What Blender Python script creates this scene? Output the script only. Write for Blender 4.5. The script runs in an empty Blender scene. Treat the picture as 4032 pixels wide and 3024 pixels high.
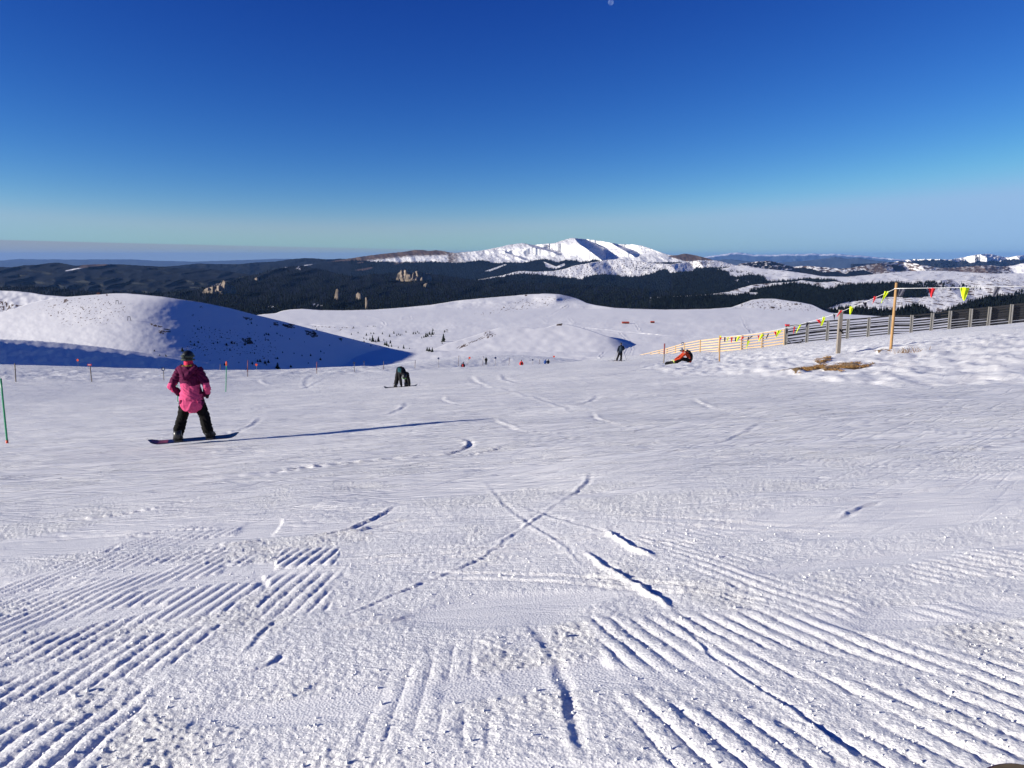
import bpy, math, random
import numpy as np
from mathutils import Vector, Matrix
rnd = random.Random(7)
sc = bpy.context.scene
C = sc.collection
# ------------------------------------------------------------------ camera, sky, sun, exposure
F, CX, CY, CZ = 3023.0, 2016.0, 1512.0, 1.45
PITCH = math.radians(9.4); CP, SP = math.cos(PITCH), math.sin(PITCH)
cam_d = bpy.data.cameras.new('camera'); cam = bpy.data.objects.new('camera', cam_d); C.objects.link(cam)
cam_d.sensor_width = 36.0; cam_d.lens = 36.0*F/4032.0; cam_d.clip_start = .1; cam_d.clip_end = 250000
cam.location = (0, 0, CZ); cam.rotation_euler = (math.radians(90)-PITCH, 0, 0)
sc.camera = cam
SUN_AZ, SUN_EL = math.radians(-104.0), math.radians(15.5)   # azimuth from the view axis (clockwise), elevation
SUNV = Vector((math.sin(SUN_AZ)*math.cos(SUN_EL), math.cos(SUN_AZ)*math.cos(SUN_EL), math.sin(SUN_EL)))
sl = bpy.data.lights.new('sun', 'SUN'); sl.energy = 5.0; sl.angle = math.radians(.53); sl.color = (1.0, .945, .845)
so = bpy.data.objects.new('sun', sl); C.objects.link(so); so.rotation_euler = SUNV.to_track_quat('Z', 'Y').to_euler()
W = bpy.data.worlds.new('World'); sc.world = W; W.use_nodes = True
def build_world():
    nt = W.node_tree; N = nt.nodes; L = nt.links; N.clear()
    out = N.new('ShaderNodeOutputWorld'); bg = N.new('ShaderNodeBackground'); bg.inputs[1].default_value = .068
    sky = N.new('ShaderNodeTexSky'); sky.sky_type = 'NISHITA'; sky.sun_disc = False
    sky.sun_elevation = SUN_EL; sky.sun_rotation = SUN_AZ; sky.altitude = 2000
    sky.air_density = 1.0; sky.dust_density = .0; sky.ozone_density = 6.0
    tc = N.new('ShaderNodeTexCoord'); sep = N.new('ShaderNodeSeparateXYZ'); L.new(tc.outputs['Generated'], sep.inputs[0])
    def M(op, a, b=None, c=None):
        n = N.new('ShaderNodeMath'); n.operation = op
        for i, v in enumerate((a, b, c)):
            if v is None: continue
            if hasattr(v, 'links') or hasattr(v, 'is_linked'): L.new(v, n.inputs[i])
            else: n.inputs[i].default_value = v
        return n.outputs[0]
    zc = M('MAXIMUM', sep.outputs[2], .004)
    cmb = N.new('ShaderNodeCombineXYZ'); L.new(sep.outputs[0], cmb.inputs[0]); L.new(sep.outputs[1], cmb.inputs[1]); L.new(zc, cmb.inputs[2])
    L.new(cmb.outputs[0], sky.inputs[0])
    # clear deep winter blue overhead, pale at the horizon: one power law per channel, capped towards the sun
    sc_ = N.new('ShaderNodeSeparateColor'); L.new(sky.outputs[0], sc_.inputs[0]); cc = N.new('ShaderNodeCombineColor')
    for i, (g_, a_, mx_) in enumerate(SKY_POW): L.new(M('SMOOTH_MIN', M('MULTIPLY', M('POWER', sc_.outputs[i], g_), a_), mx_, mx_*.3), cc.inputs[i])
    # layer of mauve lowland haze on the horizon, thicker to the left of the view
    az = M('ARCTAN2', sep.outputs[0], sep.outputs[1])
    e = M('ARCSINE', sep.outputs[2])
    azc = M('MINIMUM', M('MAXIMUM', az, -.8), 1.2)
    e0 = M('SUBTRACT', .0073, M('MULTIPLY', azc, .0185))
    d = M('DIVIDE', M('SUBTRACT', e0, e), .0011)
    fac = M('MINIMUM', M('MAXIMUM', M('ADD', d, .5), 0), 1)
    fade = M('MINIMUM', M('MAXIMUM', M('MULTIPLY', e0, 60.0), 0), 1)
    fac2 = M('MULTIPLY', M('MULTIPLY', fac, fade), .72)
    mix = N.new('ShaderNodeMix'); mix.data_type = 'RGBA'; L.new(fac2, mix.inputs[0]); L.new(cc.outputs[0], mix.inputs[6])
    mix.inputs[7].default_value = HAZE_BAND
    L.new(mix.outputs[2], bg.inputs[0]); L.new(bg.outputs[0], out.inputs[0])
SKY_POW = ((2.45, .42, 2.9), (1.96, .31, 4.75), (1.2, .78, 7.3))
HAZE_BAND = (2.9, 2.9, 3.6, 1)
build_world()
sc.view_settings.view_transform = 'Standard'; sc.view_settings.look = 'None'
sc.view_settings.exposure = .66; sc.view_settings.gamma = 1.0; sc.view_settings.use_curve_mapping = False
sc.render.engine = 'CYCLES'

# ------------------------------------------------------------------ geometry of the view: a pixel of the photograph and a distance give a place
def ray(px, row):
    X = (np.asarray(px, float)-CX)/F; V = (np.asarray(row, float)-CY)/F
    den = CP - V*SP
    return X/den, (SP + V*CP)/den
def at(px, row, y):
    a, T = ray(px, row); return np.array([a*y, y+0*a, CZ - T*y])
def proj(x, y, z):
    zr = z-CZ; dep = y*CP - zr*SP; up = y*SP + zr*CP
    return CX + F*x/dep, CY - F*up/dep

# ------------------------------------------------------------------ noise
def _h(ix, iy, s):
    h = (ix.astype(np.int64)*374761393 + iy.astype(np.int64)*668265263 + s*1274126177) & 0xFFFFFFFF
    h = ((h ^ (h >> 13))*1274126177) & 0xFFFFFFFF
    return ((h ^ (h >> 16)) & 0xFFFF)/65536.0
def perlin(x, y, s=0):
    x = np.asarray(x, float); y = np.asarray(y, float)
    ix = np.floor(x); iy = np.floor(y); fx = x-ix; fy = y-iy
    u = fx*fx*fx*(fx*(fx*6-15)+10); v = fy*fy*fy*(fy*(fy*6-15)+10)
    def g(dx, dy):
        a = _h(ix+dx, iy+dy, s)*2*np.pi; return np.cos(a)*(fx-dx)+np.sin(a)*(fy-dy)
    a = g(0, 0); b = g(1, 0); c = g(0, 1); d = g(1, 1)
    return 1.5*((a+(b-a)*u)*(1-v) + (c+(d-c)*u)*v)
def fbm(x, y, o=4, s=0, gain=.5):
    r = 0; a = 1.0; f = 1.0
    for i in range(o):
        r = r + a*perlin(x*f+17.3*i, y*f-9.1*i, s+i*7); a *= gain; f *= 2.03
    return r
def sstep(a, b, x):
    t = np.clip((x-a)/(b-a), 0, 1); return t*t*(3-2*t)
def polymask(P, u, r, soft=10.0):
    """soft inside mask of a polygon"""
    P = np.array(P, float); n = len(P)
    inside = np.zeros(u.shape, bool); d2 = np.full(u.shape, 1e12)
    for i in range(n):
        ax, ay = P[i]; bx, by = P[(i+1) % n]
        dx, dy = bx-ax, by-ay
        t = np.clip(((u-ax)*dx+(r-ay)*dy)/(dx*dx+dy*dy+1e-9), 0, 1)
        d2 = np.minimum(d2, (u-ax-t*dx)**2+(r-ay-t*dy)**2)
        if ay != by:
            c = ((ay > r) != (by > r)) & (u < (bx-ax)*(r-ay)/(by-ay)+ax)
            inside ^= c
    d = np.sqrt(d2); sd = np.where(inside, d, -d)
    return sstep(-soft, soft, sd)

# ------------------------------------------------------------------ objects
def tag(o, label=None, cat=None, group=None, kind=None):
    if label: o['label'] = label
    if cat: o['category'] = cat
    if group: o['group'] = group
    if kind: o['kind'] = kind
    return o
def link(name, me, parent=None, mats=(), loc=None):
    o = bpy.data.objects.new(name, me); C.objects.link(o)
    if parent is not None: o.parent = parent
    for m in mats:
        if m is not None and me is not None and len(me.materials) < len(mats): me.materials.append(m)
    if loc is not None: o.location = loc
    return o
def empty(name, loc, label, cat, group=None, rz=0.0):
    o = bpy.data.objects.new(name, None); C.objects.link(o); o.location = [float(v) for v in loc]; o.rotation_euler = (0, 0, rz)
    o.empty_display_size = .2
    return tag(o, label, cat, group)
def mesh_np(name, verts, quads, smooth=True, tris=False):
    me = bpy.data.meshes.new(name); k = 3 if tris else 4
    verts = np.ascontiguousarray(verts, np.float32); quads = np.ascontiguousarray(quads, np.int32)
    me.vertices.add(len(verts)); me.vertices.foreach_set('co', verts.ravel())
    n = len(quads); me.loops.add(n*k); me.loops.foreach_set('vertex_index', quads.ravel())
    me.polygons.add(n); me.polygons.foreach_set('loop_start', np.arange(0, n*k, k, dtype=np.int32))
    me.update(calc_edges=True)
    if smooth: me.polygons.foreach_set('use_smooth', np.ones(n, bool))
    return me
def grid_quads(nr, nc, wrap=False):
    i = np.arange(nr-1)[:, None]; j = np.arange(nc if wrap else nc-1)[None, :]
    j2 = (j+1) % nc
    return np.stack([i*nc+j+0*i, i*nc+j2, (i+1)*nc+j2, (i+1)*nc+j+0*i], -1).reshape(-1, 4)
def set_col(me, name, rgb):
    at_ = me.attributes.new(name, 'FLOAT_COLOR', 'POINT')
    d = np.ones((len(me.vertices), 4), np.float32); d[:, :rgb.shape[1]] = rgb
    at_.data.foreach_set('color', d.ravel())

# ------------------------------------------------------------------ materials
def mat(name, col, rough=.7, spec=.3, var=.12, scale=20.0, metal=0.0, bump=0.0, bscale=60.0, coord='Object', sheen=0.0):
    m = bpy.data.materials.new(name); m.use_nodes = True; nt = m.node_tree; N = nt.nodes; L = nt.links
    b = N['Principled BSDF']; b.inputs['Roughness'].default_value = rough; b.inputs['Specular IOR Level'].default_value = spec; b.inputs['Metallic'].default_value = metal
    tc = N.new('ShaderNodeTexCoord'); no = N.new('ShaderNodeTexNoise'); no.inputs['Scale'].default_value = scale; no.inputs['Detail'].default_value = 4
    L.new(tc.outputs[coord], no.inputs['Vector'])
    rp = N.new('ShaderNodeValToRGB'); c = col
    rp.color_ramp.elements[0].position = .3; rp.color_ramp.elements[1].position = .7
    rp.color_ramp.elements[0].color = (c[0]*(1-var), c[1]*(1-var), c[2]*(1-var), 1)
    rp.color_ramp.elements[1].color = (min(1, c[0]*(1+var)), min(1, c[1]*(1+var)), min(1, c[2]*(1+var)), 1)
    L.new(no.outputs['Fac'], rp.inputs[0]); L.new(rp.outputs[0], b.inputs['Base Color'])
    if bump:
        n2 = N.new('ShaderNodeTexNoise'); n2.inputs['Scale'].default_value = bscale; n2.inputs['Detail'].default_value = 5; L.new(tc.outputs[coord], n2.inputs['Vector'])
        bu = N.new('ShaderNodeBump'); bu.inputs['Strength'].default_value = bump; bu.inputs['Distance'].default_value = .02
        L.new(n2.outputs['Fac'], bu.inputs['Height']); L.new(bu.outputs[0], b.inputs['Normal'])
    return m
def mat_wood(name, col, dark=.6, stretch=(40, 40, 3), rough=.75):
    m = bpy.data.materials.new(name); m.use_nodes = True; nt = m.node_tree; N = nt.nodes; L = nt.links
    b = N['Principled BSDF']; b.inputs['Roughness'].default_value = rough; b.inputs['Specular IOR Level'].default_value = .25
    tc = N.new('ShaderNodeTexCoord'); mp = N.new('ShaderNodeMapping'); mp.inputs['Scale'].default_value = stretch
    no = N.new('ShaderNodeTexNoise'); no.inputs['Scale'].default_value = 1; no.inputs['Detail'].default_value = 6; no.inputs['Roughness'].default_value = .65
    L.new(tc.outputs['Object'], mp.inputs[0]); L.new(mp.outputs[0], no.inputs['Vector'])
    rp = N.new('ShaderNodeValToRGB'); rp.color_ramp.elements[0].position = .33; rp.color_ramp.elements[1].position = .62
    rp.color_ramp.elements[0].color = (col[0]*dark, col[1]*dark, col[2]*dark, 1); rp.color_ramp.elements[1].color = (*col, 1)
    L.new(no.outputs['Fac'], rp.inputs[0]); L.new(rp.outputs[0], b.inputs['Base Color'])
    bu = N.new('ShaderNodeBump'); bu.inputs['Strength'].default_value = .4; bu.inputs['Distance'].default_value = .01
    L.new(no.outputs['Fac'], bu.inputs['Height']); L.new(bu.outputs[0], b.inputs['Normal'])
    return m
def mat_snow_near():
    m = bpy.data.materials.new('piste_snow'); m.use_nodes = True; nt = m.node_tree; N = nt.nodes; L = nt.links
    b = N['Principled BSDF']; b.inputs['Roughness'].default_value = .55; b.inputs['Specular IOR Level'].default_value = .35
    tc = N.new('ShaderNodeTexCoord')
    at_ = N.new('ShaderNodeAttribute'); at_.attribute_name = 'cover'
    sp = N.new('ShaderNodeSeparateColor'); L.new(at_.outputs['Color'], sp.inputs[0])
    n1 = N.new('ShaderNodeTexNoise'); n1.inputs['Scale'].default_value = 30; n1.inputs['Detail'].default_value = 8; n1.inputs['Roughness'].default_value = .72
    n2 = N.new('ShaderNodeTexNoise'); n2.inputs['Scale'].default_value = 1.1; n2.inputs['Detail'].default_value = 5
    n3 = N.new('ShaderNodeTexVoronoi'); n3.inputs['Scale'].default_value = 85
    for n in (n1, n2, n3): L.new(tc.outputs['Object'], n.inputs['Vector'])
    rp = N.new('ShaderNodeValToRGB'); rp.color_ramp.elements[0].position = .35; rp.color_ramp.elements[1].position = .65
    rp.color_ramp.elements[0].color = (.84, .83, .81, 1); rp.color_ramp.elements[1].color = (.92, .905, .87, 1)
    L.new(n2.outputs['Fac'], rp.inputs[0])
    gr = N.new('ShaderNodeTexNoise'); gr.inputs['Scale'].default_value = 9; gr.inputs['Detail'].default_value = 7; L.new(tc.outputs['Object'], gr.inputs['Vector'])
    gp = N.new('ShaderNodeValToRGB'); gp.color_ramp.elements[0].color = (.12, .075, .03, 1); gp.color_ramp.elements[1].color = (.36, .24, .11, 1)
    gp.color_ramp.elements[0].position = .35; gp.color_ramp.elements[1].position = .65
    L.new(gr.outputs['Fac'], gp.inputs[0])
    ad = N.new('ShaderNodeMath'); ad.operation = 'MULTIPLY_ADD'; L.new(sp.outputs[1], ad.inputs[0]); ad.inputs[1].default_value = 2.0
    ad2 = N.new('ShaderNodeMath'); ad2.operation = 'SUBTRACT'; L.new(gr.outputs['Fac'], ad2.inputs[0]); ad2.inputs[1].default_value = 1.0
    L.new(ad2.outputs[0], ad.inputs[2])
    mr = N.new('ShaderNodeMapRange'); mr.inputs[1].default_value = .3; mr.inputs[2].default_value = .55; L.new(ad.outputs[0], mr.inputs[0])
    mx = N.new('ShaderNodeMix'); mx.data_type = 'RGBA'; L.new(mr.outputs[0], mx.inputs[0]); L.new(rp.outputs[0], mx.inputs[6]); L.new(gp.outputs[0], mx.inputs[7])
    L.new(mx.outputs[2], b.inputs['Base Color'])
    # fine scratches left by skis and boards: long thin lines in three directions
    prev = None
    for rot, sx, sy, dist, lo in ((.38, .22, 3.6, .026, .035), (-.30, .25, 4.2, .02, .035), (.12, .12, 2.0, .04, .05), (.75, .2, 3.0, .012, .03)):
        mp = N.new('ShaderNodeMapping'); mp.vector_type = 'TEXTURE'; mp.inputs['Rotation'].default_value = (0, 0, rot); mp.inputs['Scale'].default_value = (1/sx, 1/sy, 1)
        L.new(tc.outputs['Object'], mp.inputs[0]); nn = N.new('ShaderNodeTexNoise'); nn.inputs['Scale'].default_value = 1.0; nn.inputs['Detail'].default_value = 3; nn.inputs['Roughness'].default_value = .6; nn.inputs['Distortion'].default_value = .25
        L.new(mp.outputs[0], nn.inputs['Vector'])
        m1 = N.new('ShaderNodeMath'); m1.operation = 'SUBTRACT'; L.new(nn.outputs['Fac'], m1.inputs[0]); m1.inputs[1].default_value = .5
        m2 = N.new('ShaderNodeMath'); m2.operation = 'ABSOLUTE'; L.new(m1.outputs[0], m2.inputs[0])
        m3 = N.new('ShaderNodeMapRange'); m3.inputs[1].default_value = 0; m3.inputs[2].default_value = lo; L.new(m2.outputs[0], m3.inputs[0])
        bb = N.new('ShaderNodeBump'); bb.inputs['Distance'].default_value = dist; ms = N.new('ShaderNodeMath'); ms.operation = 'MULTIPLY'; L.new(sp.outputs[0], ms.inputs[0]); ms.inputs[1].default_value = .65; L.new(ms.outputs[0], bb.inputs['Strength']); L.new(m3.outputs[0], bb.inputs['Height'])
        if prev is not None: L.new(prev, bb.inputs['Normal'])
        prev = bb.outputs[0]
    # wind packed and scraped snow: broad streaks a little greyer or whiter
    mpw = N.new('ShaderNodeMapping'); mpw.vector_type = 'TEXTURE'; mpw.inputs['Scale'].default_value = (7, 1.6, 1); mpw.inputs['Rotation'].default_value = (0, 0, .1); L.new(tc.outputs['Object'], mpw.inputs[0]); L.new(mpw.outputs[0], n2.inputs['Vector'])
    b1 = N.new('ShaderNodeBump'); b1.inputs['Distance'].default_value = .035; L.new(prev, b1.inputs['Normal'])
    st = N.new('ShaderNodeMapRange'); st.inputs[3].default_value = .07; st.inputs[4].default_value = .75; L.new(sp.outputs[2], st.inputs[0])
    L.new(st.outputs[0], b1.inputs['Strength']); L.new(n1.outputs['Fac'], b1.inputs['Height'])
    b2 = N.new('ShaderNodeBump'); b2.inputs['Distance'].default_value = .006; b2.inputs['Strength'].default_value = .35
    L.new(n3.outputs['Distance'], b2.inputs['Height']); L.new(b1.outputs[0], b2.inputs['Normal']); L.new(b2.outputs[0], b.inputs['Normal'])
    return m
def mat_land(name='land', nscale=.02, forest=(.0055, .007, .0075), brown=(.20, .135, .09), bump_d=6.0, edge=.22, bstr=.5):
    """far terrain: snow, with forest (R), bare brown grass and rock (G) by ground cover"""
    m = bpy.data.materials.new(name); m.use_nodes = True; nt = m.node_tree; N = nt.nodes; L = nt.links
    b = N['Principled BSDF']; b.inputs['Roughness'].default_value = .75; b.inputs['Specular IOR Level'].default_value = .12
    tc = N.new('ShaderNodeTexCoord'); at_ = N.new('ShaderNodeAttribute'); at_.attribute_name = 'cover'
    sp = N.new('ShaderNodeSeparateColor'); L.new(at_.outputs['Color'], sp.inputs[0])
    no = N.new('ShaderNodeTexNoise'); no.inputs['Scale'].default_value = nscale; no.inputs['Detail'].default_value = 8; no.inputs['Roughness'].default_value = .7
    L.new(tc.outputs['Object'], no.inputs['Vector'])
    no2 = N.new('ShaderNodeTexNoise'); no2.inputs['Scale'].default_value = nscale*4; no2.inputs['Detail'].default_value = 6; no2.inputs['Roughness'].default_value = .7
    L.new(tc.outputs['Object'], no2.inputs['Vector'])
    def thr(sock, nz):
        s = N.new('ShaderNodeMath'); s.operation = 'ADD'; L.new(sock, s.inputs[0])
        t = N.new('ShaderNodeMath'); t.operation = 'MULTIPLY_ADD'; L.new(nz.outputs['Fac'], t.inputs[0]); t.inputs[1].default_value = 1.2; t.inputs[2].default_value = -1.1
        L.new(t.outputs[0], s.inputs[1])
        r = N.new('ShaderNodeMapRange'); r.inputs[1].default_value = -edge/2; r.inputs[2].default_value = edge/2; L.new(s.outputs[0], r.inputs[0]); return r.outputs[0]
    snow = N.new('ShaderNodeValToRGB'); snow.color_ramp.elements[0].color = (.80, .79, .785, 1); snow.color_ramp.elements[1].color = (.88, .87, .86, 1)
    L.new(no.outputs['Fac'], snow.inputs[0])
    br = N.new('ShaderNodeValToRGB'); br.color_ramp.elements[0].position = .3; br.color_ramp.elements[1].position = .7
    br.color_ramp.elements[0].color = (brown[0]*.45, brown[1]*.45, brown[2]*.5, 1); br.color_ramp.elements[1].color = (*brown, 1); L.new(no2.outputs['Fac'], br.inputs[0])
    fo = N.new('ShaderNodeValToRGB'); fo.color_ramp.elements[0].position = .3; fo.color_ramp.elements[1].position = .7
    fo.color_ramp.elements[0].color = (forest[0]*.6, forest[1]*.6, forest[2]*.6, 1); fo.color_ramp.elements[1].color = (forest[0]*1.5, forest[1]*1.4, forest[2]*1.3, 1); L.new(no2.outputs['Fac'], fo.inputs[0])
    m1 = N.new('ShaderNodeMix'); m1.data_type = 'RGBA'; L.new(thr(sp.outputs[1], no2), m1.inputs[0]); L.new(snow.outputs[0], m1.inputs[6]); L.new(br.outputs[0], m1.inputs[7])
    m2 = N.new('ShaderNodeMix'); m2.data_type = 'RGBA'; L.new(thr(sp.outputs[0], no2), m2.inputs[0]); L.new(m1.outputs[2], m2.inputs[6]); L.new(fo.outputs[0], m2.inputs[7])
    L.new(m2.outputs[2], b.inputs['Base Color'])
    bu = N.new('ShaderNodeBump'); bu.inputs['Distance'].default_value = bump_d; bu.inputs['Strength'].default_value = bstr
    L.new(no.outputs['Fac'], bu.inputs['Height']); L.new(bu.outputs[0], b.inputs['Normal'])
    return m
# ------------------------------------------------------------------ the near slope
CTRL = [(780,1745,14.2),(1580,1527,35),(60,1505,58),(355,1502,58),(643,1497,60),(974,1482,68),(888,1541,46),(1246,1472,75),
 (28,1740,16.9),(700,1582,32),
 (-500,1430,90),(0,1436,95),(400,1447,98),(700,1455,100),(1000,1458,100),(1300,1448,110),(1440,1442,112),
 (1780,1450,96),(2050,1440,95),(2250,1425,90),(2440,1423,73),(2400,1409,88),
 (1915,1437,170),(1700,1431,165),(1520,1441,150),(2150,1446,162),(1823,1468,118),(2053,1460,122),(1600,1427,220),(1750,1413,235),(1900,1402,240),(2010,1400,240),(2200,1410,225),
 (2320,1424,200),(2500,1440,200),
 (2500,1400,100),(2700,1390,86),(2833,1384,80),(3100,1357,76),(3505,1320,75.5),(3984,1279,75),(4500,1245,75),(5200,1240,75),
 (2690,1432,47),(3507,1378,36),(3303,1391,40),(2833,1437,53),(2613,1426,60),
 (3100,1392,100),(3505,1362,100),(3984,1325,100),(4500,1300,100),(2833,1412,100),(2700,1412,105),
 (3505,1450,200),(3984,1430,200),(2833,1470,200),(4500,1420,200),
 (-500,1520,170),(0,1530,170),(700,1530,190),(1100,1520,200),(1300,1490,220),
 (-500,1600,320),(700,1600,320),(1300,1540,320),(1900,1480,320),(2300,1500,320),(3000,1550,320),(4000,1550,320)]
def plane0(x, y): return CZ-1.45 - .118*y + .06*x
def _fit():
    P = []; Vv = []
    for px, r, y in CTRL:
        p = at(px, r, y); th = math.atan2(p[0], p[1]); rr = math.hypot(p[0], p[1])
        P.append((th*2.0, math.log(rr))); Vv.append((p[2]-plane0(p[0], p[1]))/rr)
    for yy in (1.0, 3.0, 8.0, 14.0, 22.0):
        for a in (-.8, -.3, .25, .8):
            if yy == 14.0 and a == -.3: continue
            P.append((math.atan(a)*2.0, math.log(yy*math.hypot(1, a)))); Vv.append(0.0)
    P = np.array(P); Vv = np.array(Vv); n = len(P)
    d2 = ((P[:, None]-P[None])**2).sum(-1); K = .5*d2*np.log(d2+1e-12); K[np.arange(n), np.arange(n)] = 2e-4
    A = np.zeros((n+3, n+3)); A[:n, :n] = K; A[:n, n] = 1; A[:n, n+1:] = P; A[n, :n] = 1; A[n+1:, :n] = P.T
    w = np.linalg.solve(A, np.concatenate([Vv, [0, 0, 0]]))
    return P, w
_P, _w = _fit()
def G(x, y):
    x = np.asarray(x, float); y = np.asarray(y, float); shp = x.shape
    x = x.ravel(); y = y.ravel()
    th = np.arctan2(x, y); rr = np.hypot(x, y)+1e-6
    q0 = np.clip(th, -.86, .86)*2.0; q1 = np.log(np.maximum(rr, 1.0))
    res = _w[-3] + _w[-2]*q0 + _w[-1]*q1
    for i in range(len(_P)):
        d2 = (q0-_P[i, 0])**2+(q1-_P[i, 1])**2; res = res + _w[i]*.5*d2*np.log(d2+1e-12)
    res = np.where(rr < 1.0, res*rr, res)
    wgt = 1-sstep(1.0, 1.9, np.abs(th))
    z = plane0(x, y) + res*rr*wgt
    return z.reshape(shp)
def gp(px, row, y):
    """ground point under pixel column px at forward distance y"""
    p = at(px, row, y); return np.array([p[0], p[1], float(G(p[0], p[1]))])
def sharp(ph):
    """groomer ridge: rounded top, narrow trough"""
    s = np.abs(np.sin(np.pi*ph)); return s**.75-.6
TRACKS = [  # points (px,row), half width m, depth m, berm m (side)
 ([(0,2055),(200,2040),(400,2018),(620,1985),(820,1950)], .05, .035, .03, 1),
 ([(640,1992),(760,1970),(900,1962)], .04, .02, .015, 1),
 ([(600,1905),(1000,1872),(1300,1832),(1550,1803),(1750,1790),(1830,1765),(1850,1745),(1800,1728),(1650,1718)], .07, .05, .045, 1),
 ([(1800,1802),(1900,1786),(1975,1768),(1980,1760)], .06, .04, .04, 1),
 ([(2300,2155),(2400,2225),(2500,2290),(2590,2350),(2680,2415)], .05, .018, .048, -1),
 ([(2385,2080),(2470,2130),(2540,2165),(2605,2192)], .05, .02, .06, -1),
 ([(1150,2500),(1350,2440),(1700,2290),(1900,2190),(2070,2070),(2200,1990),(2330,1940)], .03, .012, .014, 1),
 ([(1560,2260),(1800,2180),(2000,2100),(2150,2010),(2400,1935)], .028, .016, .014, -1),
 ([(1890,1870),(1960,1950),(2080,2050),(2220,2150),(2310,2240)], .03, .010, .012, -1),
 ([(2010,1960),(2150,2030),(2350,2090),(2700,2140),(3100,2160)], .028, .018, .015, -1),
 ([(1130,2118),(1300,2090),(1480,2030),(1580,1975)], .045, .03, .03, 1),
 ([(1180,2118),(1400,2085),(1560,2050),(1650,2040)], .06, .025, .04, 1),
 ([(860,2145),(950,2132),(1030,2120)], .05, .02, .045, 1),
 ([(2080,2440),(2150,2560),(2230,2740),(2300,2900),(2340,3024)], .06, .018, .012, -1),
 ([(2640,2440),(2800,2560),(3000,2700),(3300,2900),(3460,3024)], .03, .014, .014, -1),
 ([(980,2600),(1030,2520),(1090,2450)], .035, .016, .012, 1),
 ([(980,2680),(1060,2640),(1130,2590)], .03, .014, .012, 1),
 ([(2210,1985),(2290,1935),(2335,1885),(2330,1865)], .035, .018, .02, 1),
 ([(1300,2500),(1500,2460),(1650,2445)], .03, .02, .02, 1),
 ([(470,2130),(320,2200),(0,2190)], .04, .025, .02, 1),
 ([(0,2135),(300,2110),(600,2075)], .035, .02, .02, 1),
 ([(700,1800),(1000,1760),(1250,1740)], .05, .02, .02, 1),
 ([(950,1545),(1180,1530),(1300,1480)], .05, .03, .03, 1),
 ([(1010,1490),(1015,1505),(1040,1515),(1120,1518)], .06, .04, .04, 1),
 ([(1215,1530),(1210,1495),(1250,1470)], .06, .03, .03, 1),
 ([(1850,1480),(1880,1510),(1960,1530)], .06, .03, .03, 1),
 ([(1980,1470),(2010,1500),(2140,1510)], .06, .03, .03, -1),
 ([(2330,1560),(2600,1520),(2800,1515)], .05, .02, .02, 1),
 ([(1500,1690),(2000,1640),(2500,1600),(2900,1590)], .05, .02, .02, 1),
 ([(1700,1850),(2200,1790),(2560,1770),(2760,1730)], .045, .025, .02, 1),
 ([(2650,1770),(2850,1740),(2980,1680),(3130,1630)], .045, .025, .02, 1),
 ([(3460,1575),(3600,1545),(3740,1530)], .06, .03, .03, 1),
 ([(3290,2050),(3400,2000),(3480,1990)], .04, .02, .02, 1),
 ([(2450,2280),(2800,2330),(3100,2390)], .03, .015, .015, -1),
 ([(1830,1500),(2100,1560),(2300,1640)], .05, .02, .02, -1),
]
_r = random.Random(31)
for _i in range(64):
    r0 = 1470+_r.random()**1.3*800; x0 = _r.uniform(-200, 3700); L0 = _r.uniform(450, 1600); sl0 = _r.choice((-.10, -.07, -.05, .04, -.13))*_r.uniform(.6, 1.4); cv = _r.uniform(-.03, .03)
    P0 = [(x0+L0*t, r0+sl0*L0*t+cv*L0*4*t*(1-t)) for t in (0, .33, .66, 1)]
    w0 = _r.uniform(.03, .055); TRACKS.append((P0, w0, _r.uniform(.010, .026), _r.uniform(.006, .018), _r.choice((-1, 1))))
    if _r.random() < .5: TRACKS.append(([(a, b+_r.uniform(3, 8)+(b-1450)*.02) for a, b in P0], w0, .02, .012, 1))
for _i in range(7):      # short turned arcs
    r0 = 1470+_r.random()*200; x0 = _r.uniform(900, 3300); s0 = _r.uniform(.6, 1.5)*(r0-1380)/150; sg = _r.choice((-1, 1))
    TRACKS.append(([(x0, r0), (x0+12*sg*s0, r0+14*s0), (x0+50*sg*s0, r0+26*s0), (x0+120*sg*s0, r0+31*s0)], .05, .03, .03, sg))
def row_to_y(px, row):
    a, T = ray(px, row)
    # solve on the fitted ground by bisection over the visible part
    ys = np.concatenate([np.linspace(1.2, 30, 400), np.linspace(30, 110, 400)])
    z = G(a*ys, ys); f = z-(CZ-T*ys); k = np.where(f > 0)[0]
    return float(ys[k[0]]) if len(k) else 100.0
def pt(px, row):
    a, T = ray(px, row); y = row_to_y(px, row); return float(a*y), y
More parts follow.
